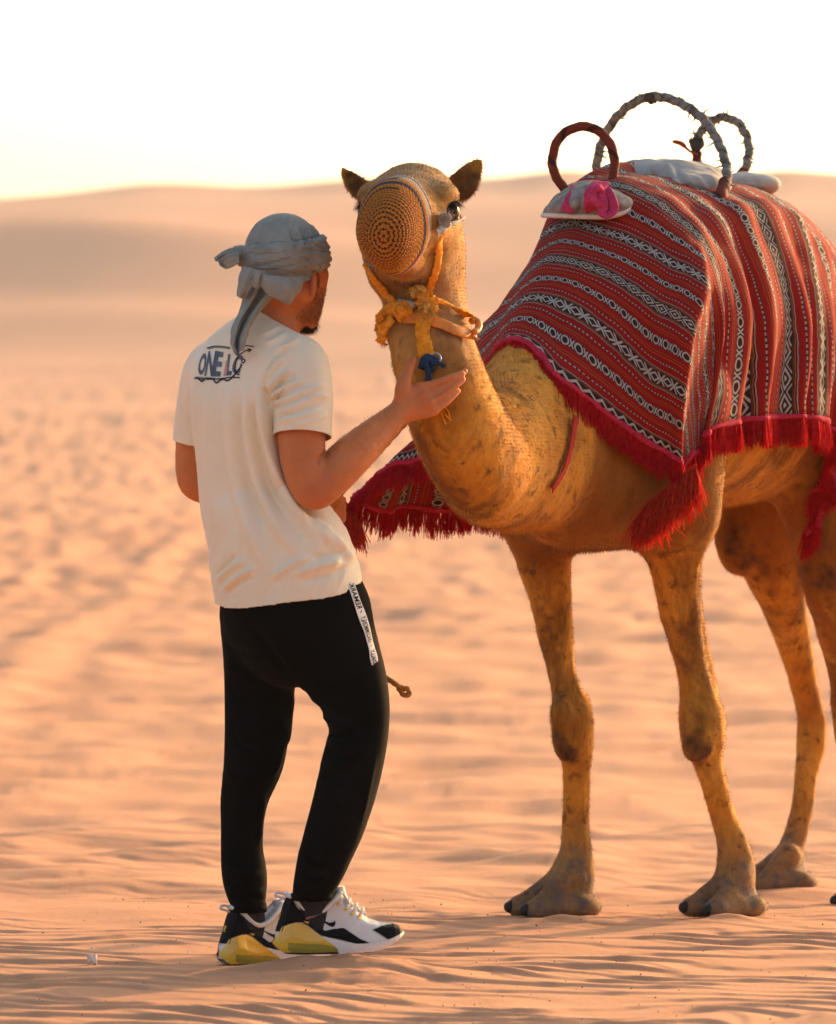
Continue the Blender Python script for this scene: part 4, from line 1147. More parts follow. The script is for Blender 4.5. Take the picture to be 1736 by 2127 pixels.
_len = np.concatenate([[0], np.cumsum(np.linalg.norm(np.diff(S[3 * NV], axis=0), axis=1))])
bl_uv = np.stack([np.broadcast_to(_len, (nr, nc)), np.broadcast_to(vv[:, None], (nr, nc))], -1).reshape(-1, 2)
blF = grid_faces(nr, nc)
blV = S.reshape(-1, 3)
blN = normals(blV, blF)
if np.mean(blN[(PX(blV)[:, 0] > 1200) & (PX(blV)[:, 0] < 1350)][:, 1]) > 0: blF = blF[:, ::-1]; blN = -blN
# hanging pleats on the flank, soft creases across the breast
VVg = np.broadcast_to(vv[:, None], (nr, nc)).ravel(); CCg = np.broadcast_to(cc, (nr, nc)).ravel()
flank = sstep(7.9, 9.6, CCg)
ple = flank * (0.020 * np.sin(VVg * 7.3 + 0.9 * np.sin(CCg * 1.3)) + 0.012 * np.sin(VVg * 12.1 + 1.0 + 1.3 * CCg)) * sstep(3.2, 4.2, VVg)
brs = (1 - flank) * (0.0055 * fbm(np.stack([_len[np.clip(np.round(CCg * NU).astype(int), 0, nc - 1)] * 9, VVg * .55, 0 * VVg], 1), 1.0, 2, 71))
drape = sstep(5.5, 8.3, CCg) * sstep(3.5, 4.5, VVg) * (1 - flank) * .009 * np.sin(VVg * 9 + CCg)
lft = sstep(2.6, 1.0, CCg) * 0.018 * np.sin(VVg * 6 + 1)
ridge = 0.018 * np.exp(-((CCg - 8.0) / 0.16) ** 2) * sstep(4.3, 3.4, VVg)
blV = blV + blN * (ple + brs + drape + lft + ridge + 0.002 * fbm(blV, 40, 2, 72))[:, None]
# keep the cloth outside the camel
from mathutils import Vector as _Vec
for _ in range(2):
    for i in range(len(blV)):
        l_, n_, _i, dist = _cam_bvh.find_nearest(_Vec(blV[i]), 0.2)
        if l_ is not None:
            s_ = (_Vec(blV[i]) - l_).dot(n_)
            if s_ < 0.010: blV[i] = np.array(l_ + n_ * 0.010) if s_ > -.19 else blV[i]
_g3 = blV.reshape(nr, nc, 3)
for _ in range(2):
    _g3[1:-1, 1:-1] = .6 * _g3[1:-1, 1:-1] + .1 * (_g3[:-2, 1:-1] + _g3[2:, 1:-1] + _g3[1:-1, :-2] + _g3[1:-1, 2:])
blV = _g3.reshape(-1, 3)

wool = NT('striped_wool', 0.92, 0.1)
uvn = wool.node('ShaderNodeUVMap'); uvn.uv_map = 'UVMap'
sx = wool.node('ShaderNodeSeparateXYZ'); wool.l.new(uvn.outputs[0], sx.inputs[0])
U, Vc = sx.outputs[0], sx.outputs[1]
_wob = wool.math('MULTIPLY', wool.math('SUBTRACT', wool.noise(26, 2, 0.5, wool.coord()), 0.5), 0.05)
Vw = wool.math('ADD', Vc, _wob)
fr = wool.math('FRACT', wool.math('ADD', Vw, 0.5))
q = wool.math('SUBTRACT', fr, 0.5)                       # -0.5..0.5 about each big band
m = wool.math('MULTIPLY', wool.math('ABSOLUTE', q), 2.0)  # 0 at band centre, 1 at small band centre
RED = (0.265, 0.007, 0.006); BLK = (0.012, 0.009, 0.009); BRN = (0.085, 0.028, 0.014); WHT = (0.40, 0.37, 0.33); RST = (0.36, 0.095, 0.025); DRD = (0.16, 0.008, 0.010)
base = wool.ramp(m, [(0.0, BLK), (0.175, BRN), (0.215, RST), (0.235, BLK), (0.262, WHT), (0.280, DRD), (0.295, RED), (0.455, BLK), (0.490, DRD), (0.505, RED), (0.63, RST), (0.65, RED), (0.715, RST), (0.732, DRD), (0.75, RED), (0.865, BLK)], 'CONSTANT')
def band(x, a, b): return wool.math('MULTIPLY', wool.math('GREATER_THAN', x, a), wool.math('LESS_THAN', x, b))
# big band motifs: nested diamonds on even bands, diamonds and crosses on odd ones
cell = 0.046
up = wool.math('SUBTRACT', wool.math('FRACT', wool.math('DIVIDE', U, cell)), 0.5)
p_ = wool.math('MULTIPLY', wool.math('ABSOLUTE', up), 2.0)                       # 0..1
qq = wool.math('DIVIDE', wool.math('ABSOLUTE', q), 0.0875)                        # 0..1 inside band
dd_ = wool.math('ADD', p_, qq)
dia = wool.math('MAXIMUM', band(dd_, 0.62, 0.92), wool.math('LESS_THAN', dd_, 0.26))
dia = wool.math('MAXIMUM', dia, wool.math('MULTIPLY', band(dd_, 1.22, 1.42), wool.math('LESS_THAN', qq, 0.9)))
crs = wool.math('MAXIMUM', band(dd_, 0.50, 0.84), band(wool.math('ABSOLUTE', wool.math('SUBTRACT', wool.math('SUBTRACT', 1.0, p_), wool.math('MULTIPLY', qq, 0.55))), -0.1, 0.13))
odd = wool.math('GREATER_THAN', wool.math('FRACT', wool.math('MULTIPLY', wool.math('ROUND', Vw), 0.5)), 0.25)
mot = wool.math('ADD', wool.math('MULTIPLY', dia, wool.math('SUBTRACT', 1.0, odd)), wool.math('MULTIPLY', crs, odd))
mot = wool.math('MULTIPLY', mot, wool.math('LESS_THAN', m, 0.168))
# small band motifs: rings and dots
u2 = wool.math('MULTIPLY', wool.math('ABSOLUTE', wool.math('SUBTRACT', wool.math('FRACT', wool.math('DIVIDE', U, 0.034)), 0.5)), 2.0)
q2 = wool.math('DIVIDE', wool.math('SUBTRACT', 1.0, m), 0.135)
rr_ = wool.math('SQRT', wool.math('ADD', wool.math('MULTIPLY', wool.math('MULTIPLY', u2, u2), 2.2), wool.math('MULTIPLY', q2, q2)))
ring = wool.math('MAXIMUM', band(rr_, 0.62, 0.95), wool.math('MULTIPLY', band(wool.math('ABSOLUTE', wool.math('SUBTRACT', wool.math('SUBTRACT', 1.0, u2), wool.math('MULTIPLY', q2, 0.35))), -0.1, 0.11), wool.math('LESS_THAN', q2, 0.85)))
ring = wool.math('MULTIPLY', ring, wool.math('GREATER_THAN', m, 0.865))
dots = wool.math('MULTIPLY', band(m, 0.458, 0.487), wool.math('GREATER_THAN', wool.math('FRACT', wool.math('DIVIDE', U, 0.0105)), 0.45))
# the zig-zag border along the front hem
zig = wool.math('LESS_THAN', wool.math('ABSOLUTE', wool.math('SUBTRACT', wool.math('MULTIPLY', wool.math('ABSOLUTE', wool.math('SUBTRACT', wool.math('FRACT', wool.math('DIVIDE', U, 0.030)), 0.5)), 0.14), wool.math('SUBTRACT', Vc, 0.015))), 0.02)
hemz = wool.math('LESS_THAN', Vc, 0.11)
colr = wool.mix(wool.math('MAXIMUM', wool.math('MAXIMUM', mot, ring), dots, None, True), base, WHT)
colr = wool.mix(hemz, colr, wool.mix(zig, BLK, WHT))
fade = wool.noise(4, 4, 0.6, wool.coord())
colr = wool.mix(wool.math('MULTIPLY', fade, 0.18), colr, (0.14, 0.03, 0.02))
wool.color(colr)
wv = wool.node('ShaderNodeTexWave'); wv.inputs['Scale'].default_value = 260; wv.inputs['Distortion'].default_value = 1.5
wool.l.new(uvn.outputs[0], wv.inputs['Vector'])
wool.bump(wool.math('ADD', wool.math('ADD', wv.outputs['Fac'], wool.math('MULTIPLY', wool.noise(300, 2, 0.6, wool.coord()), 1.2)), wool.math('MULTIPLY', wool.math('MAXIMUM', mot, ring), 0.8)), 0.35, 0.002)
blanket = mesh_obj('blanket', blV, blF, wool.m, None, uv=bl_uv)
tag(blanket, 'red woven blanket with black and white geometric stripes and fringed hem over the camel', 'blanket')
solid(blanket, 0.006, 0)

# fringe: yarns knotted along the front, left and rear hems
def fringe_mat(name, col, col2):
    f = NT(name, 0.85, 0.1)
    c = f.ramp(f.noise(90, 2, 0.5, f.coord()), [(0.3, col), (0.7, col2)])
    d_ = f.node('ShaderNodeBsdfTranslucent'); f.l.new(c, d_.inputs[0])
    mx = f.node('ShaderNodeMixShader'); mx.inputs[0].default_value = 0.5
    f.color(c); f.l.new(f.b.outputs[0], mx.inputs[1]); f.l.new(d_.outputs[0], mx.inputs[2])
    f.l.new(mx.outputs[0], f.n['Material Output'].inputs[0]); return f.m
FRN = fringe_mat('fringe_yarn', (0.52, 0.008, 0.016), (0.74, 0.020, 0.030))
EDG = simple_mat('fringe_edging', (0.42, 0.022, 0.055), 0.9, 0.1, 0.35, 160, 0.6, 260, 0.004)
TAS = fringe_mat('sunlit_tassel_yarn', (0.62, 0.035, 0.022), (0.78, 0.085, 0.030))  # oranger than the fringe yarn: sun shining through it put into the colour
def fringe(edge, outd, n, L, name, seed, spread=0.25, mat=None, trim_=True):
    """edge: polyline on the hem; outd: per-point direction away from the cloth"""
    r = np.random.default_rng(seed)
    arc = np.concatenate([[0], np.cumsum(np.linalg.norm(np.diff(edge, axis=0), axis=1))])
    t = np.sort(r.uniform(0, arc[-1], n))
    P = np.stack([np.interp(t, arc, edge[:, k]) for k in range(3)], 1)
    D = np.stack([np.interp(t, arc, outd[:, k]) for k in range(3)], 1)
    tan = np.gradient(P, axis=0); tan /= np.maximum(np.linalg.norm(tan, axis=1), 1e-6)[:, None]
    clump = vnoise(np.stack([t * 60, 0 * t, 0 * t], 1), 1.0, seed)[:, None]
    D = D + tan * (clump * .22) + r.normal(0, spread * .45, (n, 3)); D /= np.linalg.norm(D, axis=1)[:, None]
    g = np.array([0, 0, -1.0])
    LL = (L * r.uniform(.72, 1.15, n) * (1 + .12 * clump[:, 0]))[:, None]
    pts = [P + r.normal(0, .0015, (n, 3))]
    dcur = D
    for k in range(4):
        dcur = dcur * .72 + g * .33 + r.normal(0, spread * .28, (n, 3)); dcur /= np.linalg.norm(dcur, axis=1)[:, None]
        pts.append(pts[-1] + dcur * LL / 4)
    w = np.cross(D, r.normal(0, 1, (n, 3))); w /= np.linalg.norm(w, axis=1)[:, None]
    w2 = np.cross(D, w)
    V = []; Fq = []
    ww = [.0016, .0016, .0015, .0013, .0009]
    for k, p in enumerate(pts):
        V.append(np.stack([p + w * ww[k], p - w * ww[k] * .5 + w2 * ww[k] * .85, p - w * ww[k] * .5 - w2 * ww[k] * .85], 1))
    V = np.stack(V, 1).reshape(-1, 3)         # strand, ring, 3
    b = np.arange(n) * 15
    for k in range(4):
        for j in range(3):
            jj = (j + 1) % 3
            Fq.append(np.stack([b + k * 3 + j, b + k * 3 + jj, b + k * 3 + 3 + jj, b + k * 3 + 3 + j], 1))
    o = mesh_obj(name, V, np.concatenate(Fq), mat or FRN, blanket); tag(o, kind='stuff')
    # crocheted edging the yarns hang from
    if not trim_: return o
    e = edge[::2]; ev, ef, _ = tube(e + outd[::2] * .006, lambda s_, th: .0085 + .0016 * np.sin(s_ * 900) + .0012 * np.sin(th * 3 + s_ * 400), 8, 2)
    mesh_obj(name + '_edging', ev, ef, EDG, blanket)
    return o
gr = blV.reshape(nr, nc, 3)
def outward(edge, inner): 
    d_ = edge - inner; return d_ / np.linalg.norm(d_, axis=1)[:, None]
fringe(gr[0], outward(gr[0], gr[3]), 3600, .072, 'front_fringe', 81)
fringe(gr[:, -1], outward(gr[:, -1], gr[:, -4]), 3200, .080, 'side_fringe', 82)
fringe(gr[-1, nc // 2:], outward(gr[-1], gr[-4])[nc // 2:], 800, .075, 'rear_fringe', 83)
fringe(gr[:NV * 3, 0], outward(gr[:, 0], gr[:, 3])[:NV * 3], 900, .075, 'far_side_fringe', 84)
# heavy tassel at the near front corner and at the far one
def tassel(c, dirs, n, L, seed):
    r = np.random.default_rng(seed)
    e = np.stack([c + np.array(dirs) * t for t in np.linspace(-1, 1, 12)])
    od = np.tile(unit([-.15, -.25, -1.0]), (12, 1)) + np.outer(np.linspace(-.5, .5, 12), unit(dirs))
    od /= np.linalg.norm(od, axis=1)[:, None]
    return fringe(e, od, n, L, 'corner_tassel', seed, .55, TAS, False)
tassel(at(1396, 1004, 11.86), (.060, -.02, .050), 800, .115, 91)
tassel(at(1350, 1048, 11.88), (.030, -.01, .030), 350, .085, 93)
tassel(at(730, 1062, 12.43), (.02, .0, -.03), 400, .085, 92)
print('blanket', time.time() - t0)
# ------------------------------------------------------------------ knitted muzzle cap
t0 = time.time()
rimc = at(824, 461, 10.955); pole = at(797, 490, 10.685)
cax = unit(pole - rimc); CFm = frame(cax)
# cross axes: tilt the long axis like the photo's outline
cu, cw = CFm[0], CFm[2]
def cap_pt(t, a, off=0.0):
    """t 0 at the pole, 1 at the rim; a angle"""
    L = np.linalg.norm(rimc - pole)
    prof = np.sin(np.clip(t * 1.02, 0, 1) * np.pi / 2) ** 0.72
    dep = 1 - np.cos(np.clip(t, 0, 1) * np.pi / 2) ** 0.9 if t < 1 else 1.0
    ctr = pole + (rimc - pole) * (t ** 1.7)
    rx, rz = 0.080 * prof + off, 0.111 * prof + off
    if t > 0.85: rx *= 1 - .25 * (t - .85); rz *= 1 - .25 * (t - .85)
    flat = 1 + 0.05 * np.cos(2 * a + .6)
    lump = 1 + t * (.028 * math.sin(3 * a + 1.1) + .022 * math.sin(5 * a + 4 * t) + .02 * math.sin(2 * a + 7 * t))
    rx *= lump; rz *= lump
    return ctr + cu * (np.cos(a) * rx * flat) + cw * (np.sin(a) * rz)
cap = empty('muzzle_cap', rimc - np.array([0, 0, .1]))
tag(cap, "ochre crocheted cap with navy rows covering the camel's muzzle", 'muzzle cap')
nt, na = 30, 72
Vc_ = np.array([cap_pt(t, a, -.003) for t in np.linspace(0.0, 1.0, nt) for a in np.linspace(0, 2 * np.pi, na, endpoint=False)])
Fc_ = [(i * na + j, i * na + (j + 1) % na, (i + 1) * na + (j + 1) % na, (i + 1) * na + j) for i in range(nt - 1) for j in range(na)]
mesh_obj('lining', Vc_, Fc_, simple_mat('cap_lining', (0.090, 0.036, 0.012), 0.9, 0.1), cap)
yarn = NT('crochet_yarn', 0.85, 0.12)
_yc = yarn.attr('tint')
yarn.color(yarn.mix(yarn.math('MULTIPLY', yarn.noise(240, 2, 0.6, yarn.coord()), 0.45), _yc, (0.10, 0.045, 0.015)))
yarn.bump(yarn.noise(900, 2, 0.6, yarn.coord()), 0.4, 0.002)
OCH = np.array([0.50, 0.190, 0.034]); OCH2 = np.array([0.56, 0.235, 0.036]); NAV = np.array([0.030, 0.038, 0.075]); CRM = np.array([0.40, 0.36, 0.29]); RDY = np.array([0.42, 0.06, 0.03])
ts = np.linspace(0.0, 1.0, 400)
arc = np.concatenate([[0], np.cumsum([np.linalg.norm(cap_pt(ts[i + 1], .8) - cap_pt(ts[i], .8)) for i in range(399)])])
nrow = int(arc[-1] / 0.0125)
VV, FF, CC = [], [], []
r_ = np.random.default_rng(3)
for k in range(nrow):
    ring = [cap_pt(np.interp((k + .5) * arc[-1] / nrow, arc, ts), a) for a in np.linspace(0, 2 * np.pi, 25)]
    per = sum(np.linalg.norm(ring[i + 1] - ring[i]) for i in range(24))
    n = max(6, int(per / 0.0102))
    frac = (k + .5) / nrow
    for j in range(n):
        a0 = 2 * np.pi * j / n + k * .37; a1 = 2 * np.pi * (j + 1) / n + k * .37; am = .5 * (a0 + a1)
        spiral = 0.0
        s0 = np.clip((k + spiral + .02) * arc[-1] / nrow, 0, arc[-1]); s1 = np.clip((k + 1.02 + spiral) * arc[-1] / nrow, 0, arc[-1])
        t0_, t1_ = np.interp(s0, arc, ts), np.interp(s1, arc, ts)
        for (aa, ab) in ((a0, am), (a1, am)):
            p = cap_pt(t1_, aa * .85 + ab * .15, .002); q_ = cap_pt(t0_, ab, .002)
            mid = (p + q_) / 2; ax = unit(q_ - p); nn = unit(mid - (rimc * .75 + pole * .25)); sd = np.cross(ax, nn)
            w = .0033; hgt = .0036
            b = len(VV)
            VV += [p, q_, mid + sd * w + nn * .0008, mid - sd * w + nn * .0008, mid + nn * hgt, p * .7 + q_ * .3 + nn * hgt * .7 + sd * w * .8, p * .7 + q_ * .3 + nn * hgt * .7 - sd * w * .8, p * .3 + q_ * .7 + nn * hgt * .7 + sd * w * .8, p * .3 + q_ * .7 + nn * hgt * .7 - sd * w * .8]
            FF += [(b, b + 5, b + 6), (b + 5, b + 4, b + 6), (b + 5, b + 2, b + 4), (b + 6, b + 4, b + 3), (b + 2, b + 7, b + 4), (b + 4, b + 8, b + 3), (b + 7, b + 8, b + 4), (b + 7, b + 1, b + 8), (b, b + 2, b + 5), (b, b + 6, b + 3), (b + 2, b + 1, b + 7), (b + 3, b + 8, b + 1)]
            if frac < .36: c = OCH * (0.9 + .2 * r_.random())
            elif frac < .48: c = (OCH2 if np.sin(am) < .2 else OCH) * (0.9 + .2 * r_.random())
            elif frac < .53: c = (np.array([.10, .05, .03]) if np.cos(am) > -.3 else OCH2) * (0.9 + .2 * r_.random())
            elif frac < .62: c = OCH2 * (0.9 + .2 * r_.random())
            elif frac < .68: c = NAV * 1.6
            elif frac < .76: c = (OCH2 if np.sin(am) > -.5 else RDY) * (0.9 + .2 * r_.random())
            elif frac < .84: c = NAV * 1.3 if np.cos(am) > -.2 else CRM
            elif frac < .90: c = OCH2 * (0.9 + .2 * r_.random())
            else: c = CRM
            CC += [c] * 9
tag(mesh_obj('stitches', np.array(VV), np.array(FF), yarn.m, cap, attrs={'tint': np.array(CC)}), kind='stuff')
ring = [cap_pt(1.0, a, .004) for a in np.linspace(0, 2 * np.pi, 40)]
CORD = simple_mat('pale_cord', (0.40, 0.375, 0.33), 0.85, 0.1, 0.25, 300, 0.5, 500, 0.003)
V, Fq, _ = tube(ring, lambda s, th: .0042 + .0009 * np.sin(th * 2 + s * 700), 8, 3, cap=False)
mesh_obj('rim_cord', V, Fq, CORD, cap)
print('cap', len(VV), time.time() - t0)

# ------------------------------------------------------------------ halter
_hb = bvh_of([camel_body])
def surf(px, py, off=0.004, d=None):
    h_ = hit(_hb, px, py)
    if h_ is None: return at(px, py, d or 11.1), np.array([0, -1.0, 0])
    return h_[0] + h_[1] * off, h_[1]
WEB = NT('ochre_webbing', 0.88, 0.12)
_c = WEB.coord()
_w = WEB.ramp(WEB.noise(55, 4, 0.65, _c), [(0.3, (0.58, 0.180, 0.012)), (0.52, (0.80, 0.330, 0.025)), (0.75, (0.82, 0.45, 0.09))])
WEB.color(WEB.mix(WEB.ramp(WEB.noise(140, 3, .6, _c), [(0.62, 0.0), (0.72, 0.6)]), _w, (0.16, 0.05, 0.014)))
WEB.bump(WEB.noise(420, 2, 0.6, _c), 0.6, 0.003)
LEA = simple_mat('worn_leather', (0.66, 0.24, 0.035), 0.6, 0.3, 0.3, 40, 0.4, 160, 0.003)
BLU = simple_mat('blue_rope', (0.022, 0.050, 0.105), 0.8, 0.15, 0.5, 180, 0.6, 500, 0.003)
FUZ = simple_mat('frayed_twine', (0.62, 0.36, 0.09), 0.9, 0.1, 0.4, 120)
MET = NT('steel_ring', 0.3, 0.5); MET.color((0.45, 0.43, 0.40)); MET.b.inputs['Metallic'].default_value = 1.0
halter = empty('halter', at(880, 700, 11.05))
tag(halter, 'frayed orange webbing halter knotted under the camel\'s jaw', 'halter')
def strap(name, pts, wpx, mat, parent, off=.005, seed=1, thick=.0035, edge=0.0, twist=0.0, d=None):
    S = catmull(np.array([tuple(p) + (0.0,) * (3 - len(p)) for p in pts]), 7); r = np.random.default_rng(seed)
    A = [surf(p[0], p[1], off + (p[2] if len(p) > 2 else 0), d) for p in S]
    P = np.array([a[0] for a in A]); N = np.array([a[1] for a in A])
    for _ in range(3):
        P[1:-1] = .5 * P[1:-1] + .25 * (P[:-2] + P[2:]); N[1:-1] = .5 * N[1:-1] + .25 * (N[:-2] + N[2:])
    T = np.gradient(P, axis=0); T /= np.linalg.norm(T, axis=1)[:, None]
    W = np.cross(T, N); W /= np.linalg.norm(W, axis=1)[:, None]
    hw = wpx / 872.0 / 2; V = []; nx = 7
    for i in range(len(P)):
        a = twist * i / len(P) * 2 * np.pi
        wd = W[i] * math.cos(a) + N[i] * math.sin(a); nd = N[i] * math.cos(a) - W[i] * math.sin(a)
        e = 1 + edge * r.normal()
        for k in range(nx):
            s_ = -1 + 2 * k / (nx - 1)
            V.append(P[i] + wd * hw * s_ * e + nd * (.0022 * (1 - s_ * s_) + .0012 * r.normal() * (abs(s_) > .9)))
    o = mesh_obj(name, np.array(V), grid_faces(len(P), nx), mat, parent); solid(o, thick, 0); return o
def knot(name, c, R, rad, n, mat, parent, seed, squash=(1, .7, 1)):
    """a lump of wound strips: loops round a centre"""
    r = np.random.default_rng(seed); parts = []
    for i in range(n):
        ax = unit(r.normal(0, 1, 3)); u = unit(np.cross(ax, (0.3, .2, 1))); v = np.cross(ax, u)
        off = r.normal(0, R * .25, 3); a0 = r.uniform(0, 6.28)
        pts = [c + off + (u * math.cos(a0 + a) + v * math.sin(a0 + a)) * R * r.uniform(.8, 1.1) * np.array(squash) for a in np.linspace(0, 5.2, 9)]
        parts.append(tube(pts, lambda s, th, q=r.uniform(0, 6): rad * (1 + .28 * np.sin(th * 2 + s * 160 + q)), 7, 3)[:2])
    V, Fq = join(parts); return tag(mesh_obj(name, V, Fq, mat, parent), kind='stuff')
def fray(name, c, n, L, mat, parent, seed, dirv=(0, -.3, -1), jit=.7, w=.0006):
    r = np.random.default_rng(seed); roots = c + r.normal(0, L * .25, (n, 3)) * np.array([1, .5, 1])
    o = strands(name, roots, None, np.tile(unit(dirv), (n, 1)), L, w, mat, parent, jit, seed, .8); tag(o, kind='stuff'); return o
strap('cheek_strap', [(903, 492, .008), (908, 525), (903, 560), (893, 595), (886, 630, .012)], 17, WEB.m, halter, seed=2, edge=.12)
strap('cheek_strap', [(764, 545, .006), (784, 585), (812, 615, .008), (842, 648, .016)], 16, WEB.m, halter, seed=3, edge=.12)
strap('throat_strap', [(888, 628, .016), (920, 636, .012), (950, 654, .008), (982, 660, .006)], 15, WEB.m, halter, seed=4, edge=.15, twist=.35)
strap('collar', [(846, 662, .010), (880, 668, .010), (915, 678, .008), (952, 694, .007), (984, 700, .008)], 25, LEA, halter, seed=5)
strap('jaw_strap', [(884, 660, .018), (880, 690, .014), (882, 716, .012), (888, 742, .012)], 32, WEB.m, halter, seed=6, edge=.08)
strap('cloth_tie', [(864, 650, .018), (836, 652, .018), (812, 658, .014), (800, 672, .012), (812, 700, .014)], 22, WEB.m, halter, seed=7, edge=.2, twist=.25)
strap('cloth_tie', [(852, 640, .02), (824, 640, .02), (804, 650, .014), (796, 664, .012)], 18, WEB.m, halter, seed=8, edge=.2, twist=-.2)
strap('cloth_tie', [(830, 664, .02), (814, 684, .02), (806, 708, .012)], 24, WEB.m, halter, seed=9, edge=.2, twist=.15)
strap('pale_patch', [(836, 632, .014), (850, 636, .018), (866, 642, .018)], 14, CORD, halter, seed=10)
kc, kn = surf(886, 634, .022); knot('knot', kc, .015, .0072, 7, WEB.m, halter, 21)
kc2, _ = surf(868, 612, .016); knot('twine_knot', kc2, .012, .0055, 7, FUZ, halter, 22); fray('twine_fray', kc2, 260, .022, FUZ, halter, 31)
kc3, _ = surf(888, 648, .024); knot('twine_knot', kc3, .014, .006, 7, FUZ, halter, 23); fray('twine_fray', kc3 + np.array([0, -.008, 0]), 420, .030, FUZ, halter, 32)
kc4, _ = surf(846, 652, .022); knot('knot', kc4, .013, .0075, 6, WEB.m, halter, 24)
fray('strap_fray', surf(808, 708, .014)[0], 60, .016, WEB.m, halter, 33); fray('strap_fray', surf(795, 664, .014)[0], 50, .014, WEB.m, halter, 34, (-1, -.3, -.1)); fray('strap_fray', surf(888, 742, .018)[0], 120, .014, WEB.m, halter, 35)
# leather collar end loop and buckle tongue beyond the neck edge
V, Fq, _ = tube([at(984, 690, 11.10), at(992, 684, 11.12), at(994, 672, 11.14), at(986, 664, 11.15), at(978, 668, 11.14)], lambda s, th: .006 + .003 * np.abs(np.cos(th)), 8, 4)
mesh_obj('collar_loop', V, Fq, LEA, halter)
# blue rope knot with a steel ring
bc, bn = surf(893, 757, .018)
knot('rope_knot', bc, .014, .0068, 6, BLU, halter, 25, (1, .7, 1.2))
V, Fq, _ = tube([at(884, 740, bc[1] - .006), at(886, 760, bc[1] - .012), at(890, 775, bc[1] - .008), at(888, 795, bc[1] + .004), at(889, 815, bc[1] + .01)], lambda s, th: .007 + .0012 * np.sin(th * 3 + s * 500), 10, 5); mesh_obj('rope_tail', V, Fq, BLU, halter)
V, Fq, _ = tube([at(897, 757, bc[1] - .012), at(908, 753, bc[1] - .012), at(920, 758, bc[1] - .004)], lambda s, th: .0055 + .0012 * np.sin(th * 3 + s * 500), 9, 5); mesh_obj('rope_tail', V, Fq, BLU, halter)
fray('rope_fray', at(920, 758, bc[1] - .004), 60, .010, BLU, halter, 36, (1, -.2, -.2))
rc = at(904, 744, bc[1] - .006); V, Fq, _ = tube([rc + np.array([math.cos(a) * .013, math.sin(a) * .004, math.sin(a) * .013]) for a in np.linspace(0, 6.283, 20)], .0022, 8, 3, cap=False); mesh_obj('steel_ring', V, Fq, MET.m, halter)
# loose strings below the hand
for i, pts in enumerate(([(915, 838), (925, 858), (936, 872)], [(912, 842), (920, 862), (927, 880)], [(918, 838), (930, 852), (934, 866)])):
    V, Fq, _ = tube([surf(p[0], p[1], .006)[0] for p in pts], .0022, 6, 5); mesh_obj('string', V, Fq, WEB.m, halter)
# pale cloth tie from the cap across the cheek
strap('cheek_tie', [(892, 482, .012), (906, 474, .012), (926, 466, .008), (944, 462, .008), (957, 452, .004)], 14, CORD, cap, seed=11, edge=.25, twist=.4)
kc5, _ = surf(912, 462, .014); knot('tie_knot', kc5, .011, .0055, 6, CORD, cap, 26); fray('tie_fray', kc5 + np.array([.004, -.006, .006]), 220, .018, CORD, cap, 37, (.2, -.5, .6))
fray('tie_fray', at(775, 548, 10.93), 30, .02, CORD, cap, 38, (-.6, -.3, -.6))

# ------------------------------------------------------------------ lead rope
rope_m = simple_mat('ochre_rope', (0.42, 0.19, 0.040), 0.85, 0.15, 0.35, 200, 0.5, 500, 0.003)
def rope(path, rad, mat, name, parent, n=10):
    return mesh_obj(name, *tube(path, lambda s, th: rad * (1 + .22 * np.sin(th * 3 + s * 420)), 12, n)[:2], mat, parent)
lead = rope([at(889, 812, 11.03), at(872, 850, 11.03), at(852, 868, 11.03), at(800, 925, 11.0), at(745, 985, 11.02), at(712, 1020, 11.15), at(698, 1050, 11.26),
             at(694, 1085, 11.30), at(690, 1150, 11.32), at(702, 1260, 11.30), at(742, 1350, 11.22), at(786, 1395, 11.14), at(815, 1416, 11.10), at(834, 1428, 11.10), at(845, 1430, 11.10), at(850, 1438, 11.10), at(843, 1444, 11.10), at(834, 1438, 11.10), at(826, 1424, 11.105)], .0062, rope_m, 'lead_rope', None)
tag(lead, "thin ochre lead rope held in the man's left hand, looped end beside his thigh", 'rope')

# ------------------------------------------------------------------ riding saddle: hoops, pads, ties
REDC = NT('red_cloth_wrap', 0.8, 0.2)
uvw = REDC.node('ShaderNodeUVMap'); uvw.uv_map = 'UVMap'; sx = REDC.node('ShaderNodeSeparateXYZ'); REDC.l.new(uvw.outputs[0], sx.inputs[0])
ph = REDC.math('FRACT', REDC.math('ADD', REDC.math('MULTIPLY', sx.outputs[0], 11.0), sx.outputs[1]))
cw_ = REDC.ramp(ph, [(0.0, (0.17, 0.030, 0.016)), (0.72, (0.20, 0.036, 0.018)), (0.75, (0.018, 0.010, 0.009)), (0.93, (0.018, 0.010, 0.009)), (0.95, (0.14, 0.024, 0.014))])
REDC.color(REDC.mix(REDC.math('MULTIPLY', REDC.noise(60, 3, .6, REDC.coord()), .5), cw_, (0.10, 0.02, 0.012)))
REDC.bump(REDC.math('ADD', ph, REDC.noise(300, 2, .6, REDC.coord())), 0.5, 0.003)
GRC = NT('grey_cloth_wrap', 0.9, 0.1)
uvw = GRC.node('ShaderNodeUVMap'); uvw.uv_map = 'UVMap'; sx = GRC.node('ShaderNodeSeparateXYZ'); GRC.l.new(uvw.outputs[0], sx.inputs[0])
ph = GRC.math('FRACT', GRC.math('ADD', GRC.math('MULTIPLY', sx.outputs[0], 30.0), sx.outputs[1]))
cg = GRC.ramp(GRC.noise(38, 3, .6, GRC.coord()), [(0.35, (0.085, 0.075, 0.062)), (0.5, (0.20, 0.185, 0.16)), (0.68, (0.27, 0.25, 0.215))])
GRC.color(GRC.mix(GRC.ramp(ph, [(0.0, 0.7), (0.12, 0.0), (0.88, 0.0), (1.0, 0.7)]), cg, (0.035, 0.028, 0.022)))
GRC.bump(GRC.math('ADD', ph, GRC.noise(300, 2, .6, GRC.coord())), 0.6, 0.004)
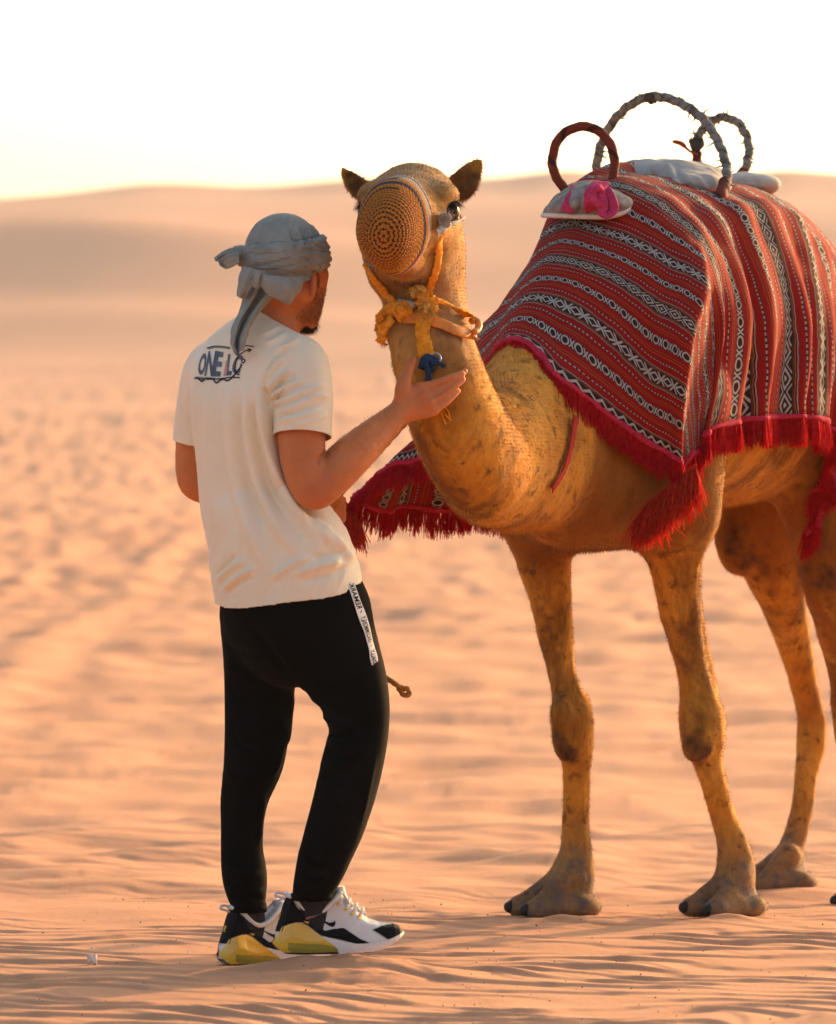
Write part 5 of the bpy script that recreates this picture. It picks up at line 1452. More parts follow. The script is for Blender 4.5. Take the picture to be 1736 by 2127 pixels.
CAN = simple_mat('grey_canvas', (0.42, 0.40, 0.355), 0.9, 0.1, 0.12, 12, 0.4, 420, 0.003)
CAN2 = simple_mat('patched_canvas', (0.26, 0.235, 0.20), 0.9, 0.1, 0.35, 30, 0.4, 300, 0.003)
PIP = simple_mat('white_piping', (0.62, 0.58, 0.52), 0.85, 0.1, 0.1, 100, 0.3, 500, 0.002)
PNK = simple_mat('pink_webbing', (0.52, 0.045, 0.125), 0.85, 0.1, 0.25, 120, 0.7, 420, 0.004)
saddle = empty('saddle', at(1380, 430, 12.6))
tag(saddle, 'riding saddle with three cloth-wrapped hoop handles and grey pads on the hump', 'saddle')
def hoop(pts, r, mat, seed, turns=30, rough=.12, n=8):
    rr_ = np.random.default_rng(seed); q = rr_.uniform(0, 6)
    V, Fq, UV = tube([at(*p) for p in pts], lambda s, th: r * (1 + rough * np.sin((s * turns + th / 6.283) % 1.0 * 3.1) + rough * .9 * np.sin(s * 130 + q + th) + rough * .6 * np.sin(s * 310 + 2 * th)), 12, n)
    o = mesh_obj('hoop', V, Fq, mat, saddle, uv=UV)
    return o, [at(*p) for p in catmull(np.array(pts, float), 6)]
h1, _ = hoop([(1184, 418, 12.32), (1174, 396, 12.32), (1154, 365, 12.32), (1147, 332, 12.33), (1158, 292, 12.34), (1186, 268, 12.34), (1218, 263, 12.35), (1248, 276, 12.34), (1268, 302, 12.33), (1276, 336, 12.32), (1272, 372, 12.31), (1264, 398, 12.31), (1258, 420, 12.31)], .0125, REDC.m, 1, 11, .06)
h2, S2_ = hoop([(1238, 400, 12.98), (1238, 362, 12.96), (1244, 315, 12.93), (1264, 266, 12.9), (1298, 226, 12.86), (1340, 203, 12.82), (1382, 203, 12.77), (1424, 220, 12.71), (1462, 250, 12.66), (1490, 292, 12.6), (1507, 338, 12.55), (1509, 372, 12.5), (1503, 398, 12.46)], .0118, GRC.m, 2, 30, .16)
hoop([(1506, 376, 12.50), (1500, 398, 12.46), (1492, 422, 12.42)], .0165, REDC.m, 3, 11, .08)
h3, S3_ = hoop([(1446, 322, 13.25), (1447, 296, 13.25), (1456, 272, 13.25), (1474, 252, 13.25), (1500, 244, 13.25), (1528, 252, 13.24), (1546, 274, 13.22), (1555, 304, 13.2), (1552, 332, 13.18), (1546, 352, 13.16)], .0112, GRC.m, 4, 30, .18)
hoop([(1447, 318, 13.25), (1450, 340, 13.24), (1466, 362, 13.2), (1488, 380, 13.14), (1502, 394, 13.05)], .0125, REDC.m, 5, 11, .12)
hoop([(1552, 340, 13.18), (1538, 362, 13.15), (1516, 374, 13.1), (1500, 384, 13.05)], .0120, REDC.m, 6, 11, .1)
for nm, SS, seed in (('rag_fray', S2_, 41), ('rag_fray', S3_, 42)):
    r_ = np.random.default_rng(seed); parts = []
    for i in range(34):
        c = SS[r_.integers(3, len(SS) - 3)]; d_ = unit(r_.normal(0, 1, 3) * np.array([1, .5, 1])); L = r_.uniform(.012, .030)
        p0 = c + d_ * .008; parts.append(tube([p0, p0 + d_ * L * .6 + np.array([0, 0, -.003]), p0 + d_ * L + r_.normal(0, .006, 3)], [.0030, .0022, .0006], 5, 3)[:2])
    V, Fq = join(parts); tag(mesh_obj(nm, V, Fq, GRC.m, saddle), kind='stuff')
knot('rag_knot', at(1352, 203, 12.8), .013, .006, 5, GRC.m, saddle, 27); knot('rag_knot', at(1447, 300, 13.24), .014, .007, 6, GRC.m, saddle, 28)
V, Fq, _ = tube([at(1447, 322, 13.24), at(1430, 312, 13.22), at(1414, 298, 13.2), at(1398, 294, 13.19)], lambda s, th: np.where(s > .05, .010 * np.maximum(.15, 1 - np.abs(s - .07) * 14), .005) * (0.55 + .6 * np.abs(np.cos(th))), 8, 5); mesh_obj('red_rag', V, Fq, simple_mat('red_rag_cloth', (0.30, 0.05, 0.03), .85, .1, .3), saddle)
def pad(groups, name, mat, lo, hi, h=.007, fol=(), nz=.004, seed=1):
    V, Fq = surface(Model(groups), lo, hi, h); V = relax(V, Fq, 2, .4); N = normals(V, Fq)
    dd = nz * fbm(V, 12, 3, seed)
    for p_, w_, a_ in fol: dd = dd + fold2(V, N, p_, w_, a_)
    return mesh_obj(name, V + N * dd[:, None], Fq, mat, saddle)
A = at(1375, 378, 12.72)
pad([Group([Ell(at(1368, 378, 12.75), (.20, .16, .062), frame(HEADG))], .02), Group([Ell(at(1440, 392, 12.6), (.10, .14, .05), frame(HEADG))], .05)], 'hump_pad', CAN, A - .35, A + .35, .007,
    [([(1310, 362), (1360, 360), (1420, 380), (1470, 405)], 5, -.010), ([(1330, 345), (1390, 350), (1440, 372)], 6, .006), ([(1300, 372), (1370, 372), (1430, 392)], 7, .010), ([(1345, 340), (1352, 362), (1375, 384)], 5, -.010), ([(1400, 345), (1415, 370), (1440, 395)], 5, -.010), ([(1385, 340), (1395, 362), (1415, 388)], 6, .008), ([(1440, 362), (1462, 385), (1474, 405)], 5, .008)], .008, 5)
A = at(1550, 384, 12.98)
pad([Group([Ell(at(1550, 384, 12.98), (.10, .09, .034), frame(HEADG))], .02)], 'rear_pad', CAN, A - .2, A + .2, .006, [([(1525, 380), (1560, 376), (1580, 384)], 4, -.006)], .004, 6)
G_ = [[at(*p) for p in r] for r in (
    [(1126, 446, 12.20), (1165, 447, 12.15), (1212, 449, 12.12), (1262, 449, 12.10), (1296, 440, 12.11), (1314, 428, 12.14)],
    [(1136, 430, 12.20), (1170, 424, 12.13), (1214, 420, 12.09), (1258, 420, 12.08), (1290, 420, 12.09), (1306, 414, 12.14)],
    [(1156, 410, 12.25), (1182, 398, 12.20), (1216, 390, 12.16), (1252, 390, 12.15), (1278, 398, 12.17), (1292, 402, 12.20)],
    [(1172, 400, 12.34), (1192, 388, 12.34), (1220, 380, 12.34), (1248, 382, 12.33), (1268, 390, 12.32), (1282, 398, 12.30)])]
S = sheet(G_, 10, 10); r0_, c0_ = S.shape[:2]; V = S.reshape(-1, 3); Fq = grid_faces(r0_, c0_); N = normals(V, Fq)
dd = .006 * fbm(V, 14, 3, 7)
for p_, w_, a_ in (([(1200, 392), (1205, 420), (1200, 446)], 4, -.010), ([(1222, 388), (1226, 415), (1222, 446)], 4, -.008), ([(1250, 395), (1272, 415), (1290, 438)], 4, -.008), ([(1160, 412), (1172, 430), (1176, 446)], 4, -.008)):
    sgn = 1 if N[:, 1].mean() < 0 else -1
    dd = dd + sgn * fold2(V, N * sgn, p_, w_, a_)
solid(mesh_obj('front_pad', V + N * dd[:, None], Fq, CAN2, saddle), .012, 0)
V, Fq, _ = tube([at(1126, 447, 12.19), at(1165, 448, 12.14), at(1212, 450, 12.11), at(1262, 450, 12.09), at(1296, 441, 12.10), at(1314, 429, 12.13)], .0068, 9, 6); mesh_obj('piping', V, Fq, PIP, saddle)
def webbing(name, pts, w, mat, seed=1):
    P = catmull(np.array([at(*p[:3]) for p in pts]), 8); an = catmull(np.array([[p[3]] for p in pts], float), 8)[:, 0]
    T = np.gradient(P, axis=0); T /= np.linalg.norm(T, axis=1)[:, None]
    W0 = np.cross(T, (0, -1, 0)); W0 /= np.maximum(np.linalg.norm(W0, axis=1), 1e-6)[:, None]; N0 = np.cross(W0, T)
    V = [P[i] + (W0[i] * math.cos(an[i]) + N0[i] * math.sin(an[i])) * w * s_ for i in range(len(P)) for s_ in (-1, -.5, 0, .5, 1)]
    return solid(mesh_obj(name, np.array(V), grid_faces(len(P), 5), mat, saddle), .005, 0)
webbing('pink_strap', [(1176, 440, 12.10, 0), (1184, 420, 12.11, .2), (1194, 402, 12.14, .4), (1200, 388, 12.2, .2)], .017, PNK)
webbing('pink_strap', [(1232, 438, 12.08, 0), (1228, 420, 12.06, .1), (1236, 396, 12.09, .2), (1250, 378, 12.16, .6)], .021, PNK)
webbing('pink_strap', [(1240, 386, 12.08, .3), (1246, 402, 12.05, .1), (1252, 424, 12.04, 0), (1250, 440, 12.03, .5), (1262, 446, 12.03, .9), (1274, 434, 12.04, .6), (1268, 412, 12.05, .3), (1258, 394, 12.09, .2)], .014, PNK)
knot('strap_knot', at(1236, 412, 12.05), .018, .010, 5, PNK, saddle, 29)
# girth: narrow red band round the breast
strap('breast_strap', [(1188, 868, .006), (1182, 905, .006), (1172, 950, .006), (1158, 985, .006), (1138, 1014, .006)], 20, simple_mat('red_strap', (0.34, 0.03, 0.02), .85, .1, .2), saddle, seed=12)
print('tack', time.time() - t0)
# ------------------------------------------------------------------ headscarf
t0 = time.time()
def sp(phi, z, off=0.0):
    """point on the wrapped head: phi 0 = forehead, 90 = right ear, 180 = nape; z up from the head centre"""
    a = math.radians(phi); rz = 0.104 + off
    k = math.sqrt(max(0.0, 1 - (z / rz) ** 2))
    return SCc + PHF[1] * math.cos(a) * (.108 + off) * k + PHF[0] * math.sin(a) * (.090 + off) * k + PHF[2] * z
SCc = hp(0, -.012, .018)
g = [Group([Ell(SCc, (.090, .108, .106), PHF)], .02)]
g.append(Group([Ell(hp(0, -.030, -.030), (.079, .080, .066), PHF)], .03))          # cloth down the nape
bands = [  # (phi list, z list, radius pair)
 ([-70, -20, 20, 60, 100, 140, 180, 210], [.030, .040, .044, .036, .016, -.004, -.012, -.010], (.010, .021)),
 ([-70, -20, 20, 60, 100, 140, 180, 210], [.006, .012, .014, .008, -.004, -.016, -.018, -.014], (.011, .019)),
 ([-70, -20, 20, 60, 100, 140, 180, 210], [-.012, -.010, -.008, -.008, -.014, -.024, -.026, -.020], (.010, .016)),
 ([10, 40, 70, 100, 130, 160, 190, 212], [.058, .056, .044, .026, .010, .002, -.004, -.008], (.009, .012)),
 ([50, 80, 110, 140, 170, 200], [-.016, -.020, -.028, -.036, -.036, -.024], (.010, .014)),
]
for ph_, z_, r in bands:
    pts = [sp(p, z, .008) for p, z in zip(ph_, z_)]
    S = catmull(np.array(pts), 5)
    segs = []
    for i in range(len(S) - 1):
        out = unit((S[i] + S[i + 1]) / 2 - SCc); segs.append(Seg(S[i], S[i + 1], r, r, u=out))
    g.append(Group(segs, .006))
kn_c = sp(212, -.006, .014)
g.append(Group([Ell(kn_c, (.024, .026, .022))], .01))
lo = SCc - .2; hi = SCc + .2
hV, hF = surface(Model(g), lo, hi, .0027)
hN = normals(hV, hF)
dd = .0010 * fbm(hV, 40, 2, 101)
for pts, w, a in (([(607, 470), (625, 500), (628, 520)], 4, .006), ([(626, 462), (640, 484), (644, 506)], 4, .0065), ([(640, 458), (656, 478), (660, 494)], 4, .006), ([(590, 478), (602, 506), (604, 524)], 4, .005),
                  ([(617, 466), (634, 494), (636, 514)], 3, -.006), ([(634, 460), (649, 482), (653, 500)], 3, -.006), ([(648, 456), (663, 476), (667, 488)], 3, -.005), ([(598, 474), (613, 504), (616, 522)], 3, -.005),
                  ([(570, 480), (560, 505), (556, 528)], 4, .002), ([(532, 490), (528, 512), (530, 530)], 4, .002),
                  ([(684, 500), (640, 520), (580, 542), (520, 556)], 2.2, -.003), ([(686, 520), (640, 540), (580, 558), (522, 568)], 2.2, -.0035), ([(684, 538), (640, 556), (590, 570), (530, 578)], 2.2, -.003), ([(676, 552), (640, 566), (600, 580)], 2.2, -.0025), ([(670, 490), (626, 508), (575, 530)], 2.2, -.003),
                  ([(610, 590), (570, 596), (530, 600)], 4, .004), ([(606, 606), (560, 612), (524, 614)], 4, -.004)):
    dd = dd + fold2(hV, hN, pts, w, a)
_rel = (hV - SCc) @ PHF.T; _phi = np.arctan2(_rel[:, 0], _rel[:, 1])
_bandz = sstep(.058, .035, _rel[:, 2] - .02 * np.cos(_phi))
_cz = _rel[:, 2] * 95 + 1.6 * np.sin(_phi * 1.3 + .5) + 1.2 * _phi
_rg = fbm(np.stack([_cz, _phi * 1.6, 0 * _cz], 1), 1.0, 3, 103)
dd = dd + _bandz * .0058 * (0.45 - np.abs(_rg))
_pl = fbm(np.stack([_phi * 6.5 + _rel[:, 2] * 22, _rel[:, 2] * 6, 0 * _phi], 1), 1.0, 3, 104)
dd = dd + (1 - _bandz) * .0042 * (0.45 - np.abs(_pl)) * sstep(.115, .07, _rel[:, 2])
hV = hV + hN * dd[:, None]
# lower edge: forehead, over the ears, down to the nape
ln = unit(PHF[2] * 1.0 - PHF[1] * 0.62); lp = hp(0, .0, -.022)
sdv = (hV - lp) @ ln
hV, hF, _u = trim(hV, hF, sdv, ln)
scarf = NT('grey_cotton', 0.92, 0.1)
_c = scarf.coord()
_col = scarf.ramp(scarf.noise(14, 4, .6, _c), [(0.3, (0.255, 0.275, 0.252)), (0.7, (0.355, 0.372, 0.338))])
_col = scarf.mix(scarf.ramp(scarf.noise(60, 3, .6, _c), [(.6, 0.0), (.75, .35)]), _col, (0.23, 0.18, 0.14))
scarf.color(_col); scarf.bump(scarf.math('ADD', scarf.noise(620, 2, .6, _c), scarf.math('MULTIPLY', scarf.noise(90, 4, .65, _c), 2.0)), .5, .003); scarf.sheen(.15)
_tr = scarf.node('ShaderNodeBsdfTranslucent'); scarf.l.new(_col, _tr.inputs[0])
_mx = scarf.node('ShaderNodeMixShader'); _mx.inputs[0].default_value = .15
scarf.l.new(scarf.b.outputs[0], _mx.inputs[1]); scarf.l.new(_tr.outputs[0], _mx.inputs[2]); scarf.l.new(_mx.outputs[0], scarf.n['Material Output'].inputs[0])
hs = mesh_obj('headscarf', hV, hF, scarf.m, man)
hs['label'] = 'grey cotton scarf wrapped round the head and knotted behind'
solid(hs, .0014, -1)
def cloth(name, rows, nu=8, nv=8, amp=.003, seed=1, thick=.0010):
    S = sheet([[at(*p) for p in r] for r in rows], nu, nv); r_, c_ = S.shape[:2]; V = S.reshape(-1, 3)
    Fq = grid_faces(r_, c_); N = normals(V, Fq)
    gi = np.broadcast_to(np.arange(c_), (r_, c_)).ravel() / c_; gj = np.repeat(np.arange(r_), c_) / r_
    rg = fbm(np.stack([gi * 7, gj * 2.2, 0 * gi], 1), 1.0, 3, seed)
    V = V + N * (amp * fbm(V, 22, 2, seed) + .006 * (.45 - np.abs(rg)))[:, None]
    return solid(mesh_obj(name, V, Fq, scarf.m, hs), thick, 0)
D = kn_c[1]
# hanging tail in two folds
cloth('tail', [[(516, 592, D - .01), (530, 600, D - .045), (546, 600, D - .02), (560, 604, D - .05), (574, 612, D - .03)],
               [(500, 630, D - .01), (514, 634, D - .05), (526, 634, D - .02), (540, 632, D - .055), (552, 636, D - .03)],
               [(482, 675, D - .03), (494, 676, D - .07), (502, 676, D - .035), (514, 672, D - .075), (524, 672, D - .05)],
               [(479, 710, D - .05), (486, 714, D - .08), (492, 714, D - .05), (502, 706, D - .085), (512, 700, D - .065)],
               [(484, 730, D - .07), (488, 736, D - .085), (492, 738, D - .07), (497, 732, D - .085), (503, 724, D - .075)]], 8, 10, .003, 3)
# flap under the ear
cloth('flap', [[(538, 566, D - .10), (570, 574, D - .125), (600, 576, D - .125), (628, 574, D - .10)],
               [(540, 586, D - .105), (572, 592, D - .135), (602, 596, D - .135), (629, 592, D - .105)],
               [(546, 604, D - .10), (574, 614, D - .130), (600, 618, D - .13), (622, 608, D - .105)],
               [(560, 612, D - .09), (580, 626, D - .115), (598, 634, D - .12), (608, 626, D - .105)]], 8, 8, .002, 4)
# short tail below the knot
cloth('tail', [[(506, 552, D - .05), (520, 556, D - .075), (536, 560, D - .09), (552, 562, D - .10)],
               [(496, 574, D - .045), (510, 580, D - .08), (524, 584, D - .085), (538, 582, D - .10)],
               [(490, 596, D - .03), (500, 604, D - .07), (512, 606, D - .07), (522, 598, D - .085)],
               [(488, 612, D - .02), (496, 618, D - .05), (504, 620, D - .055), (510, 612, D - .07)]], 8, 8, .002, 5)
# loop standing off to the left of the knot
cloth('tail', [[(498, 518, D - .02), (498, 530, D - .045), (496, 546, D - .05)],
               [(480, 518, D - .01), (476, 530, D - .02), (486, 552, D - .035)],
               [(462, 526, D + .0), (458, 540, D + .0), (470, 558, D - .01)],
               [(446, 538, D + .0), (450, 542, D - .005), (460, 550, D - .01)]], 8, 8, .002, 6)
cloth('tail', [[(500, 514, D - .01), (500, 520, D - .03), (500, 526, D - .045)],
               [(480, 516, D + .01), (478, 519, D + .0), (480, 523, D - .02)],
               [(460, 524, D + .012), (458, 528, D + .004), (458, 532, D - .005)],
               [(445, 536, D + .006), (445, 538, D + .002), (446, 541, D - .002)]], 6, 6, .001, 7)
cloth('knot_end', [[(532, 560, D - .105), (538, 562, D - .112), (546, 562, D - .112)], [(526, 578, D - .105), (534, 580, D - .115), (541, 580, D - .11)], [(525, 596, D - .10), (532, 600, D - .108), (540, 598, D - .105)]], 6, 6, .001, 8)
print('scarf', time.time() - t0)

# ------------------------------------------------------------------ shoes
def poly_in(poly, X, Z):
    inside = np.zeros(X.shape, bool); n = len(poly)
    for i in range(n):
        x0, z0 = poly[i]; x1, z1 = poly[(i + 1) % n]
        c = ((z0 > Z) != (z1 > Z)) & (X < (x1 - x0) * (Z - z0) / ((z1 - z0) if z1 != z0 else 1e-9) + x0)
        inside ^= c
    return inside
K_ = .3073e-3
def sc(X, Y): return ((X - 535) * K_, (905 - Y) * K_)           # shoe drawing units -> metres
SH_X = np.array([0, .006, .014, .024, .036, .055, .075, .10, .125, .145, .16, .18, .20, .225, .25, .27, .285, .298, .306, .3105])
SH_T = np.interp(SH_X, [0, .008, .016, .024, .034, .042, .056, .075, .09, .11, .135, .150, .158, .170, .190, .212, .235, .265, .290, .303, .3105],
                 [.034, .060, .084, .112, .138, .140, .128, .106, .096, .103, .124, .142, .150, .132, .110, .090, .076, .069, .066, .058, .046])
SH_B = np.interp(SH_X, [0, .02, .05, .15, .22, .25, .28, .30, .3105], [.022, .004, .001, .0, .002, .008, .022, .034, .042])
SH_W = np.interp(SH_X, [0, .004, .012, .03, .06, .10, .15, .19, .225, .25, .275, .293, .304, .3105], [.006, .018, .029, .036, .037, .035, .039, .045, .049, .049, .044, .034, .022, .008])
def sh_w(x, z):
    """half width of the shoe at length x and height z"""
    w = np.interp(x, SH_X, SH_W); zt = np.interp(x, SH_X, SH_T); zb = np.interp(x, SH_X, SH_B)
    t = np.clip((z - zb) / np.maximum(zt - zb, 1e-4), 0, 1)
    open_ = sstep(.02, .05, x) * (1 - sstep(.15, .175, x))
    top = .40 * (1 - open_) + .72 * open_
    pr = np.interp(t, [0, .12, .3, .55, .8, 1.0], [.93, 1.0, .98, .88, .70, 0.0])
    pr2 = np.interp(t, [0, .12, .3, .55, .8, 1.0], [.93, 1.0, .97, .86, .80, .72])
    return w * (pr * (1 - open_) + pr2 * open_)
def sh_patch(poly, off, step=.0014, sides=(1, -1)):
    """skin over the part of the shoe's flank inside a drawn outline"""
    poly = np.array(poly); x0, z0 = poly.min(0); x1, z1 = poly.max(0)
    xs = np.arange(x0 - step, x1 + step, step); zs = np.arange(z0 - step, z1 + step, step)
    X, Z = np.meshgrid(xs, zs, indexing='ij'); ins = poly_in(poly, X[:-1, :-1] + step / 2, Z[:-1, :-1] + step / 2)
    zt = np.interp(X, SH_X, SH_T); Zc = np.minimum(Z, zt - .001); zb = np.interp(X, SH_X, SH_B); Zc = np.maximum(Zc, zb)
    parts = []
    for sg in sides:
        V = np.stack([X, sg * -(sh_w(X, Zc) + off), Zc], -1).reshape(-1, 3)
        i, j = np.where(ins); c = X.shape[1]; a = i * c + j
        Fq = np.stack([a, a + c, a + c + 1, a + 1], 1)
        if sg < 0: Fq = Fq[:, ::-1]
        us = np.zeros(len(V), bool); us[Fq.ravel()] = True; idx = np.cumsum(us) - 1
        parts.append((V[us], idx[Fq]))
    return join(parts)
S_WHT = simple_mat('white_mesh_upper', (0.66, 0.64, 0.61), .8, .2, .06, 30, .5, 520, .002)
S_MID = simple_mat('white_foam', (0.66, 0.63, 0.59), .6, .3, .05, 40)
S_BLK = simple_mat('black_synthetic', (0.005, 0.005, 0.0055), .75, .15, .2, 40, .2, 500, .001)
S_SOL = simple_mat('black_rubber', (0.012, 0.012, 0.012), .7, .3)
S_YEL = NT('yellow_air_unit', .22, .5); S_YEL.color(S_YEL.ramp(S_YEL.noise(20, 2, .5, S_YEL.coord()), [(0.3, (0.62, 0.33, 0.018)), (0.7, (0.70, 0.40, 0.025))])); S_YEL.b.inputs['Coat Weight'].default_value = .4
S_YEL.b.inputs['Subsurface Weight'].default_value = .0
S_GRN = NT('clear_green_bladder', .12, .5); S_GRN.color((0.34, 0.27, 0.035)); S_GRN.b.inputs['Transmission Weight'].default_value = .25; S_GRN.b.inputs['Coat Weight'].default_value = .5
S_GLD = simple_mat('gold_print', (0.70, 0.42, 0.03), .5, .3, .05)
S_LAC = simple_mat('white_lace', (0.68, 0.66, 0.62), .85, .15, .06, 80, .5, 500, .002)
S_SCK = simple_mat('charcoal_sock', (0.030, 0.030, 0.033), .95, .08, .2, 60, .6, 420, .003)
def text_poly(txt, size=1.0, shear=0.0, bold=0.022):
    cu_ = bpy.data.curves.new('t', 'FONT'); cu_.body = txt; cu_.offset = bold * size; cu_.size = size; cu_.shear = shear; cu_.resolution_u = 3
    ob = bpy.data.objects.new('t', cu_); COL.objects.link(ob)
    dg = bpy.context.evaluated_depsgraph_get(); dg.update()
    me = bpy.data.meshes.new_from_object(ob.evaluated_get(dg))
    V = np.array([v.co[:] for v in me.vertices]); Fq = [tuple(p.vertices) for p in me.polygons]
    bpy.data.objects.remove(ob); bpy.data.curves.remove(cu_); bpy.data.meshes.remove(me)
    return V, Fq
def make_shoe(loc_, fwd, pitch=0.0, sole_lift=0.0):
    f = unit([fwd[0], fwd[1], 0]); y_ = np.array([-f[1], f[0], 0])        # +y = to the shoe's left; flank seen is -y
    f3 = unit(f * math.cos(pitch) + np.array([0, 0, 1]) * math.sin(pitch)); u3 = np.cross(f3, y_)
    root = np.asarray(loc_, float)
    def w(V): V = np.asarray(V); return root + V[:, :1] * f3 + V[:, 1:2] * y_ + V[:, 2:3] * u3
    sx_ = np.unique(np.concatenate([SH_X, np.linspace(0, .3105, 64)]))
    # upper: rings over the top from flank to flank
    def shell(x0, x1, zlo, zhi, off, name, mat, nz=14):
        xs = sx_[(sx_ >= x0) & (sx_ <= x1)]; V = []
        for x in xs:
            a = max(zlo(x), np.interp(x, SH_X, SH_B)); b = min(zhi(x), np.interp(x, SH_X, SH_T))
            zz = a + (b - a) * (1 - (1 - np.linspace(0, 1, nz)) ** 1.6)
            L = [(x, -(sh_w(x, z) + off), z) for z in zz]; V += L + [(p[0], -p[1], p[2]) for p in L[::-1]]
        V = np.array(V); n = 2 * nz
        Fq = [(i * n + j, (i + 1) * n + j, (i + 1) * n + j + 1, i * n + j + 1) for i in range(len(xs) - 1) for j in range(n - 1)]
        Fq += [tuple(range(n)), tuple((len(xs) - 1) * n + j for j in range(n))[::-1]]
        return w(V), Fq
    mid = lambda x: np.interp(x, [0, .02, .05, .10, .145, .19, .235, .27, .29, .3105], [.05, .072, .078, .052, .028, .026, .030, .038, .046, .052])
    sh = {}
    V, Fq = shell(0.004, .3105, lambda x: 0, lambda x: 9, -.0012, 'upper', S_WHT)
    up = mesh_obj('shoe', V, Fq, S_WHT, man)
    def child(name, VF, mat):
        for v_, f_ in pieces(VF[0], VF[1]):
            if len(f_) > 3: mesh_obj(name, w(v_), f_, mat, up)
    def P(*pts): return [sc(*p) for p in pts]
    # black heel and flank panel
    child('side_panel', sh_patch(P((640, 470), (668, 470), (700, 540), (790, 610), (860, 680), (920, 725), (990, 712), (1060, 705), (1110, 740), (1180, 790), (1260, 826), (1160, 830), (1010, 790), (900, 770), (800, 690), (740, 655), (690, 655), (600, 690), (612, 600)), .0006), S_BLK)
    child('heel_counter', sh_patch(P((520, 690), (575, 560), (612, 470), (668, 470), (720, 570), (740, 655), (690, 655), (600, 690)), .0012), S_BLK)
    child('toe_cap', sh_patch(P((1283, 726), (1360, 700), (1490, 690), (1560, 730), (1560, 770), (1400, 800), (1340, 760)), .0008), S_BLK)
    child('lining', sh_patch(P((735, 520), (800, 598), (830, 600), (1000, 475), (990, 530), (900, 575), (830, 603), (790, 602), (745, 550)), .0007), S_BLK)
    # midsole
    child('midsole', sh_patch(P((880, 760), (1010, 795), (1150, 828), (1260, 828), (1400, 805), (1560, 745), (1560, 800), (1400, 880), (1250, 905), (1000, 905), (1000, 880)), .0020), S_MID)
    child('air_unit', sh_patch(P((590, 690), (640, 668), (700, 655), (760, 672), (880, 760), (990, 845), (1005, 885), (1010, 900), (560, 890), (525, 812)), .0035), S_YEL.m)
    child('bladder', sh_patch(P((628, 808), (760, 818), (900, 828), (985, 845), (1010, 868), (1014, 884), (880, 890), (660, 884), (628, 860)), .0048), S_GRN.m)
    child('outsole', sh_patch(P((528, 850), (600, 884), (1015, 888), (1018, 915), (600, 915), (540, 890)), .0040), S_SOL)
    child('outsole', sh_patch(P((1080, 897), (1200, 897), (1300, 890), (1400, 868), (1560, 785), (1560, 800), (1400, 888), (1300, 905), (1080, 912)), .0024), S_SOL)
    # swoosh on the flank
    child('flank_mark', sh_patch(P((862, 620), (900, 644), (950, 664), (985, 662), (997, 646), (999, 672), (990, 694), (968, 697), (920, 668), (880, 640)), .0012, .0010), S_BLK)
    # small gold mark and eyelets
    child('gold_mark', sh_patch(P((750, 645), (775, 652), (806, 656), (790, 662), (786, 670), (772, 660)), .0016, .0009), S_GLD)
    for (X, Y) in ((1022, 522), (1084, 564), (1134, 598), (1192, 628)):
        a = np.linspace(0, 6.283, 12, endpoint=False); child('eyelet', sh_patch(P(*[(X + 16 * math.cos(t), Y + 15 * math.sin(t)) for t in a]), .0016, .0009), S_GLD)
    # heel lettering
    tv, tf = text_poly('AIR', .021, .25)
    tv[:, 0] -= tv[:, 0].mean()
    hx = lambda yy: .012 + 9.0 * yy * yy
    Vt = np.stack([np.interp(.088 + tv[:, 1], SH_T, SH_X, left=0, right=.03) * 0, tv[:, 0], .082 + tv[:, 1]], 1)
    zt = Vt[:, 2]; xb = np.interp(zt, [.034, .060, .084, .112, .138], [0, .008, .016, .024, .034])
    ww = np.array([max(sh_w(x_ + .014, z_), .012) for x_, z_ in zip(xb, zt)])
    yy = np.clip(-tv[:, 0] * 1.0, -.026, .026)
    Vt = np.stack([xb - .0035 + 11 * yy * yy, yy, zt], 1)
    child('heel_lettering', (Vt, tf), S_GLD)
    # back of the heel closed as a rounded black wall
    hv = []
    zz = np.linspace(.055, .136, 12); yy = np.linspace(-1, 1, 11)
    for z in zz:
        xb0 = np.interp(z, [.034, .060, .084, .112, .138], [0, .008, .016, .024, .034])
        for y in yy: hv.append((xb0 - .002 + 11 * (y * .030) ** 2 + .002 * abs(y) ** 3, y * .030, z))
    child('heel_wall', (np.array(hv), grid_faces(12, 11)), S_BLK)
    # pull tab loop, collar roll, laces, tongue
    def tb(name, pts, r, mat): 
        V, Fq, _ = tube(w(np.array(pts)), r, 8, 5); return mesh_obj(name, V, Fq, mat, up)
    tb('pull_tab', [(.034, 0, .134), (.022, 0, .143), (.008, .0, .144), (.006, 0, .137), (.016, 0, .134), (.030, 0, .128)], .0032, S_LAC)
    cz = lambda x: np.interp(x, SH_X, SH_T)
    col_pts = [(.158, -.022, .146), (.140, -.030, .126), (.115, -.034, .104), (.09, -.034, .097), (.065, -.034, .114), (.046, -.028, .134), (.034, -.012, .139), (.034, .012, .139), (.046, .028, .134), (.065, .034, .114), (.09, .034, .097), (.115, .034, .104), (.140, .030, .126), (.158, .022, .146)]
    tb('collar', col_pts, .0062, S_WHT)
    for i, (x, z) in enumerate(((.157, .126), (.173, .116), (.189, .104), (.204, .094))):
        tb('lace', [(x - .004, -.032 + .003 * i, z - .012), (x + .004, -.020, z + .004), (x + .010, 0, z + .010), (x + .004, .020, z + .004), (x - .004, .032 - .003 * i, z - .012)], .0034, S_LAC)
        tb('lace', [(x - .003, .024, z - .004), (x + .008, .004, z + .010), (x + .012, -.022, z - .006)], .0030, S_LAC)
    tb('lace_bow', [(.156, -.004, .146), (.165, -.026, .138), (.176, -.034, .118), (.170, -.026, .124), (.162, -.006, .140)], .0026, S_LAC)
    tb('tongue', [(.168, 0, .112), (.160, 0, .136), (.155, 0, .154)], .015, S_WHT)
    return up, w
